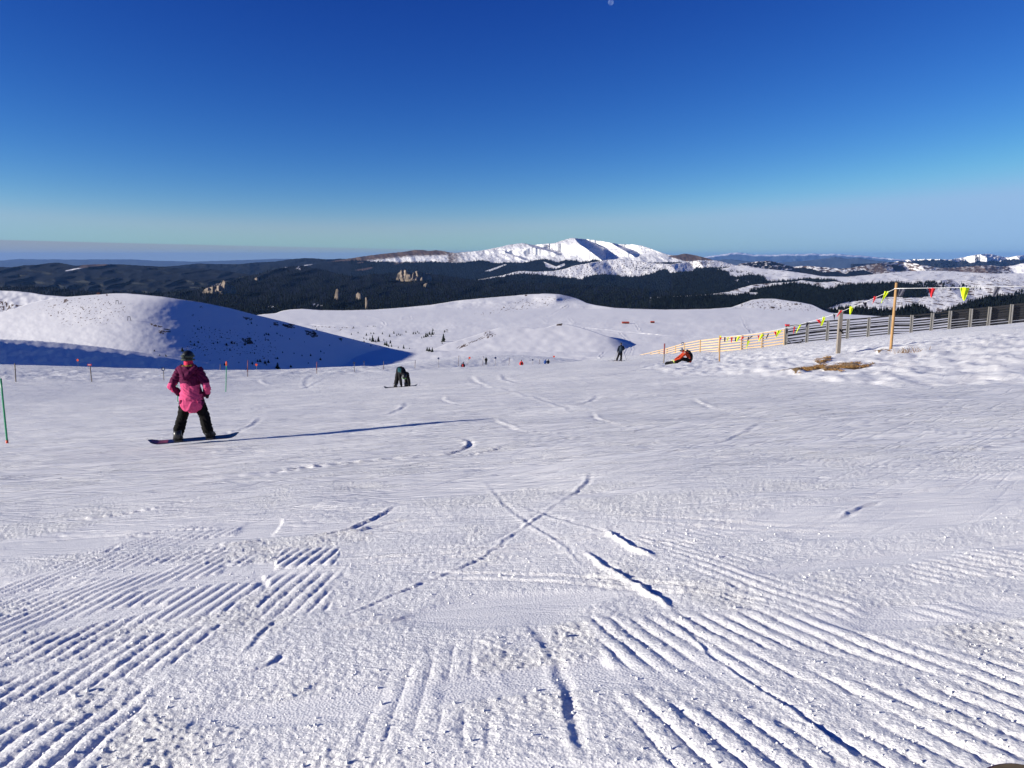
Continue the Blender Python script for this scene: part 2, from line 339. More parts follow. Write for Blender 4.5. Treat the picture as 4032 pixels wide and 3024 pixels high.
def detail(x, y, pu, pr, res):
    """relief of the pisted snow: chop, ski tracks and what the groomer left (res = cell size m)"""
    z = .05*fbm(x/9, y/9, 3, 1) + .045*sstep(7,14,y)*fbm((x-.2*y)/9, (y+.1*x)/3.2, 3, 3) + .012*fbm(x/2.2, y/2.2, 3, 5)
    far = sstep(12, 45, y)
    chopm = sstep(-.25, .45, fbm(x/1.3, y/1.9, 3, 21))
    slab = sstep(.18, .32, fbm((x+.25*y)/3.4, (y-.12*x)/.8, 2, 33))      # scraped smooth slabs
    # streaks left by skis, running mostly across the slope
    q = y - .05*x; p = x + .05*y
    z += .004*(1-far)*fbm(p/3.0, q/.3, 2, 41) + .014*far*fbm(p/7.0, q/1.6, 3, 47)
    # corduroy
    jx = x+.010*fbm(x/.5, y/.5, 2, 61); jy = y+.010*fbm(x/.5, y/.5, 2, 63)
    bend = .25*perlin(x/3.5, y/3.5, 71)
    PA = (-.1, 24.0); PB = (-1.74, 10.6)
    phA = np.arctan2(jx-PA[0], PA[1]-jy)*20/.088 + bend
    phB = np.arctan2(jx-PB[0], PB[1]-jy)*8.0/.098 + bend
    j = 30*fbm(x/.35, y/.35, 3, 81)
    U = pu+j; R = pr+.5*j
    A = polymask([(-400,2330),(0,2290),(350,2150),(560,2070),(960,2050),(900,2170),(880,2230),(1020,2160),(1010,2300),(870,2480),(720,2620),(560,2800),(330,3100),(-400,3100)], U, R, 22)
    gapA = sstep(.1, .35, fbm((x*.8+.6*y)/1.1, (y-.4*x)/.33, 2, 85)+.05)
    A *= 1-.85*gapA
    A = np.maximum(A, polymask([(1105,2150),(1340,2140),(1325,2215),(1080,2228)], pu+.3*j, pr+.1*j, 6)*1.25)
    A = np.maximum(A, polymask([(1050,2262),(1345,2240),(1300,2390),(1010,2440)], U, R, 16)*.9)
    A = np.maximum(A, .45*polymask([(1450,2560),(1800,2500),(1980,2700),(2020,3100),(1350,3100)], U, R, 60)*sstep(-.1, .3, fbm(x/.5, y/.5, 2, 88)))
    B = polymask([(2330,2430),(2720,2420),(3000,2380),(3500,2480),(4300,2640),(4300,3100),(2700,3100),(2440,2760)], U, R, 25)
    gapB = sstep(.12, .4, fbm((x-.7*y)/1.6, (y+.7*x)/.45, 2, 91))
    B *= 1-.8*gapB
    B2 = polymask([(2450,2110),(2900,2060),(4300,2090),(4300,2620),(3500,2470),(2950,2350)], U, R, 60)*sstep(-.25, .1, fbm(x/1.6, y/.8, 3, 95))
    B = np.maximum(B, B2*.8)
    B3 = polymask([(2400,1960),(2700,1640),(4300,1500),(4300,2090),(2900,2060)], U, R, 60)*sstep(-.2, .15, fbm(x/2.6, y/1.3, 3, 97))
    z += A*.0108*sharp(phA)*(1+.35*perlin(x/.25,y/.25,65)) + B*.0108*sharp(phB)*(1+.35*perlin(x/.25,y/.25,67))*np.clip(1.2-y/30, .4, 1)
    z += B3*.0011*np.clip(y,4,20)*sharp(40*np.log(np.maximum(y-.06*x,1.0))+.5*perlin(x/2.5,y/2.5,98))
    Fm = np.maximum(polymask([(1150,1972),(1290,1955),(1565,1985),(1450,2040),(1080,2095)], pu+.4*j, pr+.15*j, 8),
                    polymask([(1600,2000),(1900,2010),(1880,2045),(1560,2040)], pu+.4*j, pr+.15*j, 8))
    z += Fm*.012*sharp((y+.28*x)/.115)
    flat = np.clip(np.maximum.reduce([A, B, B3*.7, Fm]), 0, 1)
    # chopped, sugary snow
    cm = chopm*(1-.93*slab)*(1-.5*flat)
    cm = np.maximum(cm, .45*(1-slab))
    rough_side = polymask([(2520,1440),(2700,1400),(3100,1380),(3600,1330),(4500,1290),(4500,1480),(3500,1520),(3000,1480),(2650,1470)], pu, pr, 12)
    rough_left = polymask([(-400,1440),(700,1462),(1300,1452),(1900,1405),(2300,1420),(1800,1450),(1250,1476),(700,1498),(-400,1508)], pu, pr, 4)
    cm = np.maximum(cm, rough_left*.8)
    n1 = perlin(x/.17, y/.15, 101); n2 = perlin(x/.08, y/.07, 102); n3 = perlin(x/.042, y/.036, 103); n4 = perlin(x/.024, y/.022, 104)
    nf = sstep(12, 4, y)
    lump = fbm(x/.30, y/.26, 5, 151, .58)*nf + (1-nf)*(fbm(x/.9, y/.5, 2, 152, .5)*(1-far)+far*fbm(x/2.2,y/1.8,3,153,.5))
    bil = .0085*lump*(.25+.75*nf) + .003*np.abs(n2)*nf + .0045*n3*(.08+.92*nf) + .0036*n4*(.05+.95*nf)
    bil += (1-nf)*(1-far)*(.003*perlin(x/.4, y/.2, 105))
    z += cm*bil*np.clip(1.25-y/60, .45, 1)
    mid = sstep(22, 11, y)
    cr1 = sstep(.25, .9, fbm((x+.4*y)/5, (y-.4*x)/.55, 2, 161))*mid + (1-mid)*sstep(.2, .9, fbm((x+.4*y)/14, (y-.4*x)/1.3, 2, 167)); cr2 = sstep(.3, .9, fbm((x-.5*y)/4.5, (y+.5*x)/.6, 2, 163))*mid + (1-mid)*sstep(.25, .9, fbm((x-.6*y)/12, (y+.6*x)/1.5, 2, 168))
    zone = sstep(5, 9, y)
    z += zone*(-.014*cr1 - .010*cr2)*np.clip(1+y/40, 1, 2) + zone*mid*.003*fbm((x+.4*y)/1.8, (y-.4*x)/.2, 2, 165)
    z += cm*far*.004*perlin(x/.9, y/.5, 107)
    z -= slab*.008*(1-flat)
    z += rough_side*(.085*fbm(x/2.0, y/1.7, 3, 111, .55) + .05*fbm(x/.65,y/.9,2,112) - .03*np.abs(fbm(x/1.1,y/1.2,2,114)))
    z += rough_left*(.09*fbm(x/2.2, y/3, 2, 115)+.04*fbm(x/.9,y/1.6,2,117))
    # tracks
    wob = .014*perlin(x/.14, y/.14, 121)+.05*perlin(x/1.2,y/1.2,123)
    for pts, w, dep, berm, side in TRACKS:
        W2 = [pt(*q_) for q_ in pts]
        xs = [q_[0] for q_ in W2]; ys = [q_[1] for q_ in W2]; mg = w*8
        bb = (x > min(xs)-mg) & (x < max(xs)+mg) & (y > min(ys)-mg) & (y < max(ys)+mg)
        idx = np.nonzero(bb)[0]
        if len(idx) == 0: continue
        X = x[idx]; Y = y[idx]; best = np.full(len(idx), 1e9); sg = np.zeros(len(idx)); tt = np.zeros(len(idx))
        # refine the polyline
        n = len(W2); L_ = n-1; K = 6; PP = []
        for s in range(L_*K+1):
            t = s/K; i = min(int(t), L_-1); f_ = t-i
            p0 = W2[max(i-1, 0)]; p1 = W2[i]; p2 = W2[i+1]; p3 = W2[min(i+2, n-1)]
            PP.append(tuple(.5*((2*p1[k])+(-p0[k]+p2[k])*f_+(2*p0[k]-5*p1[k]+4*p2[k]-p3[k])*f_*f_+(-p0[k]+3*p1[k]-3*p2[k]+p3[k])*f_**3) for k in (0, 1)))
        for s in range(len(PP)-1):
            ax, ay = PP[s]; bx, by = PP[s+1]; dx, dy = bx-ax, by-ay; l2 = dx*dx+dy*dy+1e-9
            t = np.clip(((X-ax)*dx+(Y-ay)*dy)/l2, 0, 1); ex = X-ax-t*dx; ey = Y-ay-t*dy; d = np.hypot(ex, ey)
            m_ = d < best; best = np.where(m_, d, best)
            sg = np.where(m_, np.sign(dx*ey-dy*ex), sg); tt = np.where(m_, (s+t)/(len(PP)-1), tt)
        env = sstep(0, .3, tt)*sstep(0, .3, 1-tt)
        sd = best*sg*side + wob[idx]
        yy_ = np.clip(Y/14, 1, 3)
        w_ = w*.5*yy_*(1+.25*n1[idx])
        w0_ = w_; w_ = np.maximum(w_, .0036*Y)
        z[idx] += np.sqrt(w0_/w_)*env*np.sqrt(yy_)*np.clip(.9+.35*perlin(X/.3,Y/.3,125),0,1.2)*(-dep*.42*np.exp(-(sd/w_)**2) + berm*.42*np.exp(-((sd-1.7*w_)/(w_*.9))**2)*(1+.25*n2[idx]))
    # fading towards the edges of the built area
    z += .25*fbm(x/30, y/30, 2, 131)*sstep(40, 120, np.abs(x))
    return z, np.clip((cm+.3*rough_side)*(.1+.9*sstep(26, 5, y)), 0, 1), rough_side
def grass_mask(pu, pr, x, y):
    j = 14*fbm(x/.6, y/.9, 3, 141)
    U = pu+j*1.2; R = pr+j*.3
    m = polymask([(3065,1472),(3120,1461),(3185,1452),(3200,1460),(3140,1471)], U, R, 3)
    m = np.maximum(m, polymask([(3190,1454),(3215,1440),(3250,1436),(3250,1444),(3205,1456)], U, R, 3)*.8)
    m = np.maximum(m, polymask([(3235,1458),(3260,1446),(3340,1432),(3380,1426),(3390,1440),(3360,1450),(3300,1461),(3250,1463)], U, R, 3))
    m = np.maximum(m, polymask([(3380,1444),(3450,1434),(3440,1440),(3395,1450)], U, R, 2)*.8)
    m = np.maximum(m, polymask([(3208,1427),(3262,1406),(3276,1408),(3272,1414),(3225,1428)], U, R, 2))
    m = np.maximum(m, polymask([(3448,1388),(3490,1380),(3505,1384),(3455,1390)], U, R, 2)*.9)
    return m
MS = mat_snow_near()
def build_near():
    au = (np.arange(-60, 1025+60)*(4032/1024.)-CX)/F
    th_in = np.arctan(au/ .985)
    th_l = np.linspace(-math.pi, th_in[0], 90)[:-1]; th_r = np.linspace(th_in[-1], math.pi, 90)[1:-1]
    th = np.concatenate([th_l, th_in, th_r])
    # forward distances: one step per picture row near by, at most 1.4 % further out
    ys = [1.75]
    while ys[-1] < 330:
        y = ys[-1]; T_ = 1.45/y; step = max(.0058, y*y/1.45/768*1.12)
        ys.append(y+min(step, y*.0118+.0))
    r = np.array([.25, .6, 1.0, 1.4]+ys)
    TH, RR = np.meshgrid(th, r)
    YF = np.where(np.abs(TH) < .8, RR, RR)          # rings are straight rows ahead, circles elsewhere
    k = sstep(.72, 1.1, np.abs(TH)); rad = RR*((1-k)/np.cos(np.minimum(np.abs(TH), .9)) + k*1.5)
    x = (rad*np.sin(TH)).ravel(); y = (rad*np.cos(TH)).ravel()
    z = G(x, y)
    front = (y > 1.0) & (np.abs(x) < y*1.2)
    pu, pr = np.full(x.shape, -9e3), np.full(x.shape, 9e3)
    pu[front], pr[front] = proj(x[front], y[front], z[front])
    dz, cm, rs = detail(x, y, pu, pr, None)
    gm = grass_mask(pu, pr, x, y)
    fade = np.where(y > .5, 1.0, .3)
    zz = z + dz*fade + gm*(.03+.03*np.abs(perlin(x/.2, y/.3, 151)))
    me = mesh_np('ski_slope', np.stack([x, y, zz], -1), grid_quads(len(r), len(th)))
    set_col(me, 'cover', np.stack([.16+.84*sstep(4.5, 10.5, y)*(1-.5*rs), gm, cm], -1))
    o = link('ski_slope', me, mats=(MS,)); tag(o, 'groomed and ski scraped snow slope falling away to the valley', None, None, 'structure')
    return th, r
build_near()
# ------------------------------------------------------------------ hills and mountains behind
LAND = mat_land('hill_snow', .05, bump_d=.5, edge=.25, bstr=.35)
LANDM = mat_land('mountain_snow', .006, brown=(.17, .115, .085), bump_d=14.0, edge=.35, bstr=.6)
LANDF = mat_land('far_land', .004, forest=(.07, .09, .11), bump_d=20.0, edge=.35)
FOREST = mat('conifer_forest', (.0075, .011, .010), .9, .05, .45, .02, coord='Object')
SURF = {}; LAST = []
def planes(*ps, k=.03):
    """hill made of sloping faces; each face: pixel, row, forward distance of an anchor and its slopes (hx, hy)"""
    A = []
    for px, r, y, hx, hy in ps:
        p = at(px, r, y); A.append((p[0], p[1], p[2], hx, hy))
    def f(U, R):
        a, T = ray(U, R); ds = []
        for x0, y0, z0, hx, hy in A:
            den = np.maximum(T+hx*a+hy, 1e-3); ds.append(np.clip((CZ+hx*x0+hy*y0-z0)/den, 30, y0*2.2))
        ds = np.array(ds); kk = k*ds.mean()
        m = ds.max(0); return m + kk*np.log(np.exp((ds-m)/kk).sum(0))
    return f
def tab(rows, ds):
    rows = np.array(rows, float); ds = np.log(np.array(ds, float))
    def f(U, R): return np.exp(np.interp(R, rows, ds))
    return f
def layer(name, label, u0, u1, nu, crest, foot, nv, dfun, relief=None, cover=None, jag=0.0, jl=12.0, mat_=None, dscale=None, kind='structure', drop=.22, rock=None):
    us = np.linspace(u0, u1, nu)
    cu = np.array(crest, float); cr = np.interp(us, cu[:, 0], cu[:, 1])
    # soften the corners of the outline
    ks = max(1, int(9/((u1-u0)/nu))); ker = np.hanning(2*ks+3)[1:-1]; ker /= ker.sum()
    cr = np.convolve(np.pad(cr, ks, mode='edge'), ker, 'valid')
    cr = cr + jag*fbm(us/jl, us*0+3.3, 3, 5)
    if isinstance(foot, (int, float)): fr = np.full(nu, float(foot))
    else: fu = np.array(foot, float); fr = np.interp(us, fu[:, 0], fu[:, 1])
    fr = np.maximum(fr, cr+8)
    v = np.linspace(0, 1, nv)
    V, U = np.meshgrid(v, us, indexing='ij')
    R = fr[None]*(1-V)+cr[None]*V
    D = dfun(U, R)
    if relief is not None: D = D*(1+relief(U, R, V))
    # rounded crest: distance runs away on the last rows
    D = np.maximum.accumulate(D, axis=0) if dscale is None else D
    P = at(U, R, D); x, y, z = P
    g = (y[-1]-y[0]).mean()/nv
    st = max(g, y[-1].mean()*.004)
    bx, by, bz = [x], [y], [z]
    for kx in (1, 2.5, 6, 16, 50):
        yy = y[-1]+st*kx; bx.append((x[-1]*yy/y[-1])[None]); by.append(yy[None]); bz.append((z[-1]-drop*st*kx-.004*st*kx*kx)[None])
    x = np.concatenate(bx); y = np.concatenate(by); z = np.concatenate(bz)
    me = mesh_np(name, np.stack([x.ravel(), y.ravel(), z.ravel()], -1), grid_quads(x.shape[0], nu))
    cov = np.zeros((x.shape[0], nu, 3))
    if cover is not None:
        f, b = cover(U, R, V); cov[:nv, :, 0] = f; cov[:nv, :, 1] = b; cov[nv:, :, 0] = f[-1]; cov[nv:, :, 1] = b[-1]
    set_col(me, 'cover', cov.reshape(-1, 3))
    o = link(name, me, mats=(mat_ or LAND,)); tag(o, label, None, None, kind)
    SURF[o.name] = (us, fr, cr, P, cov[:nv], nv); LAST.append(o.name)
    return o
def surf_at(name, px, row):
    us, fr, cr, P, cov, nv = SURF[name]
    i = np.interp(px, us, np.arange(len(us))); fr_ = np.interp(px, us, fr); cr_ = np.interp(px, us, cr)
    j = np.clip((fr_-row)/(fr_-cr_), 0, 1)*(nv-1)
    i0 = np.minimum(np.floor(i).astype(int), len(us)-2); j0 = np.minimum(np.floor(j).astype(int), nv-2); fi = i-i0; fj = j-j0
    q = lambda A: A[j0, i0]*(1-fi)*(1-fj)+A[j0, i0+1]*fi*(1-fj)+A[j0+1, i0]*(1-fi)*fj+A[j0+1, i0+1]*fi*fj
    return q(P[0]), q(P[1]), q(P[2]), q(cov[..., 0])
ZERO = lambda U, R, V: (0*U-1.0, 0*U-1.0)
def speck(U, R, s, lx, lr, lo=.25, hi=.45):
    return sstep(lo, hi, fbm(U/lx, R/lr, 3, s))

# valley floor under everything, out to the horizon
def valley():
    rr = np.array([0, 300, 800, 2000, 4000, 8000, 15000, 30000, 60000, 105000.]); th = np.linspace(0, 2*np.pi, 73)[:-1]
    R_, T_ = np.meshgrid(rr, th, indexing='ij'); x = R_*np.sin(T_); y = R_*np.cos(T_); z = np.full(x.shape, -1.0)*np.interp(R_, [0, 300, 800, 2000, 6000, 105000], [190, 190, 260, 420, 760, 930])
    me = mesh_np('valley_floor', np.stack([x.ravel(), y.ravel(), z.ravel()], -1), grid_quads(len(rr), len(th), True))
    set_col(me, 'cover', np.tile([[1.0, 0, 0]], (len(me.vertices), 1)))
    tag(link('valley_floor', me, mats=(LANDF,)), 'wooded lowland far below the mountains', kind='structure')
valley()

# far blue ranges
def rel(s, a, lx, lr): return lambda U, R, V: a*fbm(U/lx, R/lr, 4, s)
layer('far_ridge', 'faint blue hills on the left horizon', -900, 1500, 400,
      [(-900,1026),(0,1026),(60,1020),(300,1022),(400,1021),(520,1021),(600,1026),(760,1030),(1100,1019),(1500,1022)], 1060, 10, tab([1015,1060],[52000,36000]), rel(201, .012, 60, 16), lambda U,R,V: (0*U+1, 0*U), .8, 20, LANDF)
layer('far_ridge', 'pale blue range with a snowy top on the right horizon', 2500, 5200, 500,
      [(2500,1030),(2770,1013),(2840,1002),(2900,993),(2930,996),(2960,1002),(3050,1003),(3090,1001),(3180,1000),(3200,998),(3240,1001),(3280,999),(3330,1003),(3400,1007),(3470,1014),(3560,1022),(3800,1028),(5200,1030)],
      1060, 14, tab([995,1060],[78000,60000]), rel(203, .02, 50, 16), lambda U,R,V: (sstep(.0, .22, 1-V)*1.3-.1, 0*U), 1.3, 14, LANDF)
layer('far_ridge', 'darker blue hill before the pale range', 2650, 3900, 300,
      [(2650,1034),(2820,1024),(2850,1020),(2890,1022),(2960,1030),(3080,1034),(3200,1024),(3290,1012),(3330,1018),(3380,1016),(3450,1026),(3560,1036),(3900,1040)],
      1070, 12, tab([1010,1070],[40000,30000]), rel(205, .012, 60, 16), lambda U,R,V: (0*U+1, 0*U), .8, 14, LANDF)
SH = np.array([[3500,.0],[3560,.04],[3700,-.02],[3760,.05],[3880,-.05],[3950,.06],[3990,-.04],[4060,.05],[4400,0]])
layer('far_mountain', 'blue forested range with white summits at the right edge', 3350, 5200, 600,
      [(3350,1040),(3450,1036),(3522,1031),(3553,1025),(3601,1020),(3680,1020),(3743,1022),(3800,1012),(3850,1002),(3886,999),(3910,1002),(3952,1012),(3981,1012),(4000,1008),(4032,1004),(4200,995),(4400,1010),(5200,1020)],
      1085, 30, tab([1000,1085],[21000,18500]), lambda U,R,V: .03*fbm(U/45, R/25, 4, 207)+np.interp(U-1.2*(R-1010), SH[:,0], SH[:,1])*.5,
      lambda U,R,V: (sstep(-4, 4, R-(1028+6*fbm(U/28, R*0, 3, 209)+5*np.sin(U/60)-4*sstep(3830,3860,U)+0)), speck(U,R,211,14,6,.35,.6)*.9), .8, 12, LANDM)

# wooded hills to the left
layer('wooded_hill', 'row of wooded hills fading to blue behind the left hill', 350, 1900, 500,
      [(350,1060),(640,1050),(700,1046),(780,1037),(850,1040),(940,1040),(1000,1034),(1080,1030),(1150,1020),(1200,1016),(1240,1017),(1290,1022),(1340,1018),(1400,1022),(1500,1010),(1560,1006),(1640,1012),(1900,1030)],
      1120, 30, tab([1005,1120],[15500,12000]), rel(221, .015, 90, 26),
      lambda U,R,V: (1.2-1.5*polymask([(1195,1043),(1240,1041),(1260,1046),(1300,1043),(1285,1052),(1200,1046)],U,R,3), 0*U), 1.0, 8, LANDM)
layer('wooded_hill', 'dark wooded hill range with brown clearing on its top at far left', -900, 1150, 600,
      [(-900,1060),(-300,1058),(0,1050),(40,1053),(90,1045),(150,1042),(190,1036),(230,1034),(265,1040),(300,1047),(335,1042),(400,1040),(480,1041),(560,1046),(640,1050),(720,1058),(800,1056),(900,1068),(1000,1085),(1150,1120)],
      1190, 60, tab([1035,1100,1190],[10500,8600,7400]), lambda U,R,V: .04*np.abs(fbm((U+3.2*R)/150, (R-.12*U)/40, 2, 223))+.002*fbm(U/30,R/14,2,224),
      lambda U,R,V: (1.1-1.9*polymask([(318,1047),(340,1039),(430,1041),(435,1045),(360,1048),(262,1067),(255,1066),(310,1055)],U,R,3), .9*polymask([(300,1036),(450,1036),(450,1050),(300,1056)],U,R,3)), 1.0, 9, LANDM)

# the big mountain
MSH = np.array([[1200,0],[1500,.018],[1640,-.01],[1760,.02],[1850,.012],[1930,-.022],[1985,-.035],[2000,-.01],[2055,-.03],[2062,-.028],[2130,.030],[2200,.028],[2262,-.022],[2272,-.02],[2335,.050],[2350,.047],[2440,-.016],[2500,.026],[2540,.022],[2620,-.008],[2660,.018],[2720,-.01],[2850,.02]])
def m_rel_old(U, R, V):
    s = .62*np.clip(R-960, -20, 80); s = np.where(U < 2240, 1.55*np.clip(R-965, -10, 50), s)
    b = np.interp(U-s, MSH[:, 0], MSH[:, 1])
    fadeb = 1-sstep(1025, 1050, R)
    g = .0035*fbm((U-.5*(R-960))/24, R/50, 4, 231) + .0010*fbm((U-.5*R)/9, R/20, 3, 233)
    return b*fadeb*.95 + g
def m_rel(U, R, V):
    # spurs and corries: every flank that turns away from the sun runs back to the right; lines give the left rim of each
    r = 0
    for rim, w, amp, s_ in (([(2258,934),(2275,955),(2300,975),(2335,1000),(2372,1030)], [30,55,75,50,14], .075, 0),
                            ([(2062,955),(2085,968),(2110,980),(2150,992),(2190,1003)], [10,30,55,60,20], .05, 0),
                            ([(2395,950),(2430,972),(2455,985),(2480,1000),(2500,1012)], [8,28,45,40,10], .05, 0),
                            ([(1975,985),(2010,1003),(2040,1015),(2080,1028)], [10,20,30,12], .02, 0),
                            ([(1985,965),(1990,985),(1984,1010)], [4,8,4], .012, 0)):
        rim = np.array(rim, float); x0 = np.interp(R, rim[:, 1], rim[:, 0]); ww = np.interp(R, rim[:, 1], w)
        env = sstep(rim[0, 1]-4, rim[0, 1]+8, R)*sstep(rim[-1, 1]+6, rim[-1, 1]-6, R)
        t = (U-x0)/ww
        # slow approach towards the camera on the lit side, quick retreat behind the rim, slow return
        f = np.where(t < 0, -.55*np.exp(t/1.6), np.where(t < 1, -.55+1.0*np.clip(t, 0, 1), .45*np.exp(-(t-1)/1.2)))
        r = r + amp*f*env*(ww/60)
    g = .0026*fbm((U-.6*(R-960))/40, R/28, 3, 231)
    return r + g
def m_cov(U, R, V):
    tl = np.interp(U, [1300,1400,1480,1560,1640,1700,1800,1900,1940,1965,2000,2060,2110,2150,2190,2230,2300,2340,2420], [1030,1026,1030,1032,1034,1030,1036,1024,1034,1036,1034,1034,1024,1020,1034,1024,1032,1024,1032])
    tl = tl+3.5*fbm(U/9, R/7, 3, 241)
    f = sstep(-3, 3, R-tl)*1.3-.1
    f -= 1.6*polymask([(1908,1068),(1990,1040),(1996,1042),(1930,1068)],U,R,3)
    f -= 1.6*polymask([(2140,1030),(2165,1040),(2190,1050),(2222,1036),(2225,1044),(2190,1060),(2150,1052)],U,R,4)
    for p in ([(1395,1064),(1460,1052),(1470,1054),(1430,1066)], [(1405,1034),(1430,1030),(1432,1035),(1410,1037)], [(1560,1034),(1590,1030),(1585,1038),(1550,1042)]): f -= 1.6*polymask(p, U, R, 3)
    br = sstep(1960, 1700, U)*.95*(1-.0*U) - .75*polymask([(1440,1028),(1640,1008),(1760,1008),(1760,1032),(1600,1030),(1450,1034)],U,R,12)
    br = np.maximum(br, polymask([(2625,1010),(2690,995),(2790,1008),(2860,1040),(2700,1030)],U,R,6)*.95)
    st = .5*sstep(.0, .6, fbm((U-.6*R)/10, R/6, 3, 243))
    crest_rock = .35*sstep(.93, 1.0, V)
    sp = sstep(.15,.5,fbm(U/5,R/3.2,3,245))
    br = np.maximum(br, .25+st*.3+sp*.34+crest_rock*.3)
    return f, br - .12
layer('mountain', 'broad snow covered mountain with blue shaded gullies on the skyline', 1180, 3000, 1100,
      [(1180,1050),(1300,1030),(1380,1017),(1420,1011),(1500,1000),(1560,994),(1600,990),(1640,983),(1665,985),(1690,988),(1720,985),(1790,996),(1850,991),(1900,986),(1930,980),(1960,974),(2000,965),(2030,960),(2062,957),(2100,965),(2140,960),(2180,958),(2215,947),(2240,939),(2258,936),(2275,939),(2320,943),(2370,950),(2400,955),(2440,962),(2500,963),(2530,968),(2560,978),(2590,990),(2630,1003),(2660,1006),(2700,998),(2740,1006),(2770,1013),(2830,1030),(2900,1050),(3000,1080)],
      1150, 130, tab([935,1040,1150],[13600,12300,10500]), m_rel, m_cov, 1.0, 10, LANDM)

# nearer snow ridge before the mountain, woods on its flank
def r_cov(U, R, V):
    tl = np.interp(U, [1700,1860,1920,2000,2060,2100,2160,2210,2260,2285,2330,2380,2450,2500,2560,2590,2620,2640,2690,2720,2735,2790,2860,2950], [1108,1107,1098,1084,1076,1080,1084,1092,1094,1100,1084,1080,1088,1090,1080,1066,1058,1078,1086,1078,1056,1052,1054,1060])
    tl = tl+4*fbm(U/8, R/6, 3, 251); f = sstep(-2.5, 2.5, R-tl)*1.3-.1
    f -= 1.5*polymask([(2625,1115),(2660,1103),(2740,1108),(2720,1120),(2640,1120)],U,R,4)*sstep(-.1,.25,fbm(U/9,R/5,3,253))
    f = np.maximum(f, .75*polymask([(2400,1040),(2560,1045),(2620,1060),(2560,1072),(2440,1060)],U,R,10)*sstep(.15,.4,fbm(U/6,R/4,3,255)))
    b = .25+.6*sstep(.1,.5,fbm(U/6,R/3,3,257))
    b = np.maximum(b, polymask([(2690,1026),(2790,1030),(2830,1045),(2700,1050)],U,R,10)*.55)
    return f, b-.12
RSH = np.array([[1700,0],[2050,-.02],[2180,-.01],[2320,-.03],[2400,.02],[2500,.0],[2640,-.03],[2720,.03],[2760,-.01],[2900,.02]])
layer('mountain_ridge', 'lower snow ridge with spruce woods under its crest before the mountain', 1640, 3150, 900,
      [(1640,1130),(1700,1120),(1860,1106),(1920,1094),(1980,1084),(2030,1070),(2060,1067),(2100,1070),(2180,1067),(2220,1060),(2260,1046),(2290,1041),(2340,1032),(2400,1022),(2440,1020),(2520,1028),(2580,1036),(2640,1040),(2700,1032),(2760,1024),(2826,1026),(2900,1044),(2980,1060),(3060,1080),(3150,1110)],
      1260, 80, tab([1020,1100,1260],[9800,8400,6400]), lambda U,R,V: .004*fbm(U/40,R/26,4,259)+np.interp(U-.8*(R-1040),RSH[:,0],RSH[:,1])*.8*(1-sstep(1080,1120,R)), r_cov, 1.0, 8, LANDM)

# right hand hills
def q4(U, R, V):
    f = 1.2*polymask([(3100,1064),(3156,1052),(3200,1060),(3240,1072),(3300,1070),(3330,1078),(3350,1068),(3400,1062),(3440,1078),(3430,1110),(3100,1110)],U,R+3*fbm(U/8,R/6,2,261),3)
    f = np.maximum(f, 1.2*polymask([(2896,1045),(2960,1034),(3029,1028),(3073,1038),(3121,1050),(3150,1080),(2900,1060)],U,R,4)*sstep(-.35,-.1,fbm(U/14,R/7,3,263)))
    f = np.maximum(f, 1.2*polymask([(3508,1043),(3520,1040),(3560,1052),(3570,1066),(3525,1068)],U,R,3))  # shaded spot beside the small summit, painted in as dark forest cover
    b = .42+.55*sstep(-.15,.4,fbm((U+1.6*R)/22,(R-.2*U)/7,4,265))+.25*polymask([(3440,1030),(3500,1040),(3480,1075),(3400,1080)],U,R,20)+.25*polymask([(3700,1050),(3950,1050),(3920,1080),(3700,1078)],U,R,14)
    return f, b-.35*polymask([(3320,1085),(3420,1070),(3330,1062)],U,R,10)-.5*sstep(3960,4000,U)-.05
Q4S = np.array([[2800,0],[3030,-.02],[3120,.04],[3200,-.02],[3470,-.04],[3560,.05],[3620,-.03],[3750,.02],[3860,-.03],[3960,.03],[4040,-.03],[4300,0]])
layer('mountain_ridge', 'brown and white mottled hills below the blue range at right', 2780, 5200, 900,
      [(2780,1060),(2896,1046),(2921,1037),(2980,1030),(3029,1026),(3073,1036),(3100,1046),(3121,1050),(3140,1049),(3156,1047),(3200,1049),(3238,1051),(3317,1058),(3350,1054),(3395,1047),(3440,1040),(3478,1034),(3492,1035),(3508,1041),(3520,1034),(3535,1031),(3585,1034),(3633,1044),(3712,1055),(3760,1054),(3794,1050),(3851,1047),(3902,1044),(3949,1050),(3990,1045),(4032,1036),(4200,1030),(4500,1040),(5200,1050)],
      1125, 50, tab([1030,1125],[10500,8300]), lambda U,R,V: .006*fbm(U/35,R/20,4,267)+np.interp(U-1.0*(R-1040),Q4S[:,0],Q4S[:,1])*.8, q4, 1.2, 10, LANDM)
def q3(U, R, V):
    P = [(2600,1050),(2730,1056),(2800,1052),(2868,1070),(2875,1084),(2900,1090),(2950,1081),(3003,1087),(3028,1108),(3080,1106),(3140,1100),(3170,1096),(3290,1102),(3330,1125),(2800,1300),(2600,1300)]
    f = 1.3*polymask(P,U,R+3.5*fbm(U/8,R/6,3,271),3)-.1
    f = np.maximum(f, .8*polymask([(2868,1062),(2900,1056),(2960,1066),(2990,1075),(2930,1082),(2880,1084)],U,R,6)*sstep(.2,.4,fbm(U/7,R/5,3,273)))
    f -= 1.5*polymask([(2893,1104),(2910,1099),(2905,1108)],U,R,3)+1.5*polymask([(2932,1102),(2950,1110),(2962,1120)],U,R,3)
    b = .2+.5*sstep(.1,.5,fbm(U/30,(R+.1*U)/4,4,275))
    b = np.maximum(b, .9*polymask([(3800,1078),(3950,1090),(4032,1125),(3960,1120),(3850,1095)],U,R,6)*sstep(.0,.35,fbm(U/8,R/4,3,276)))
    return f, b-.22
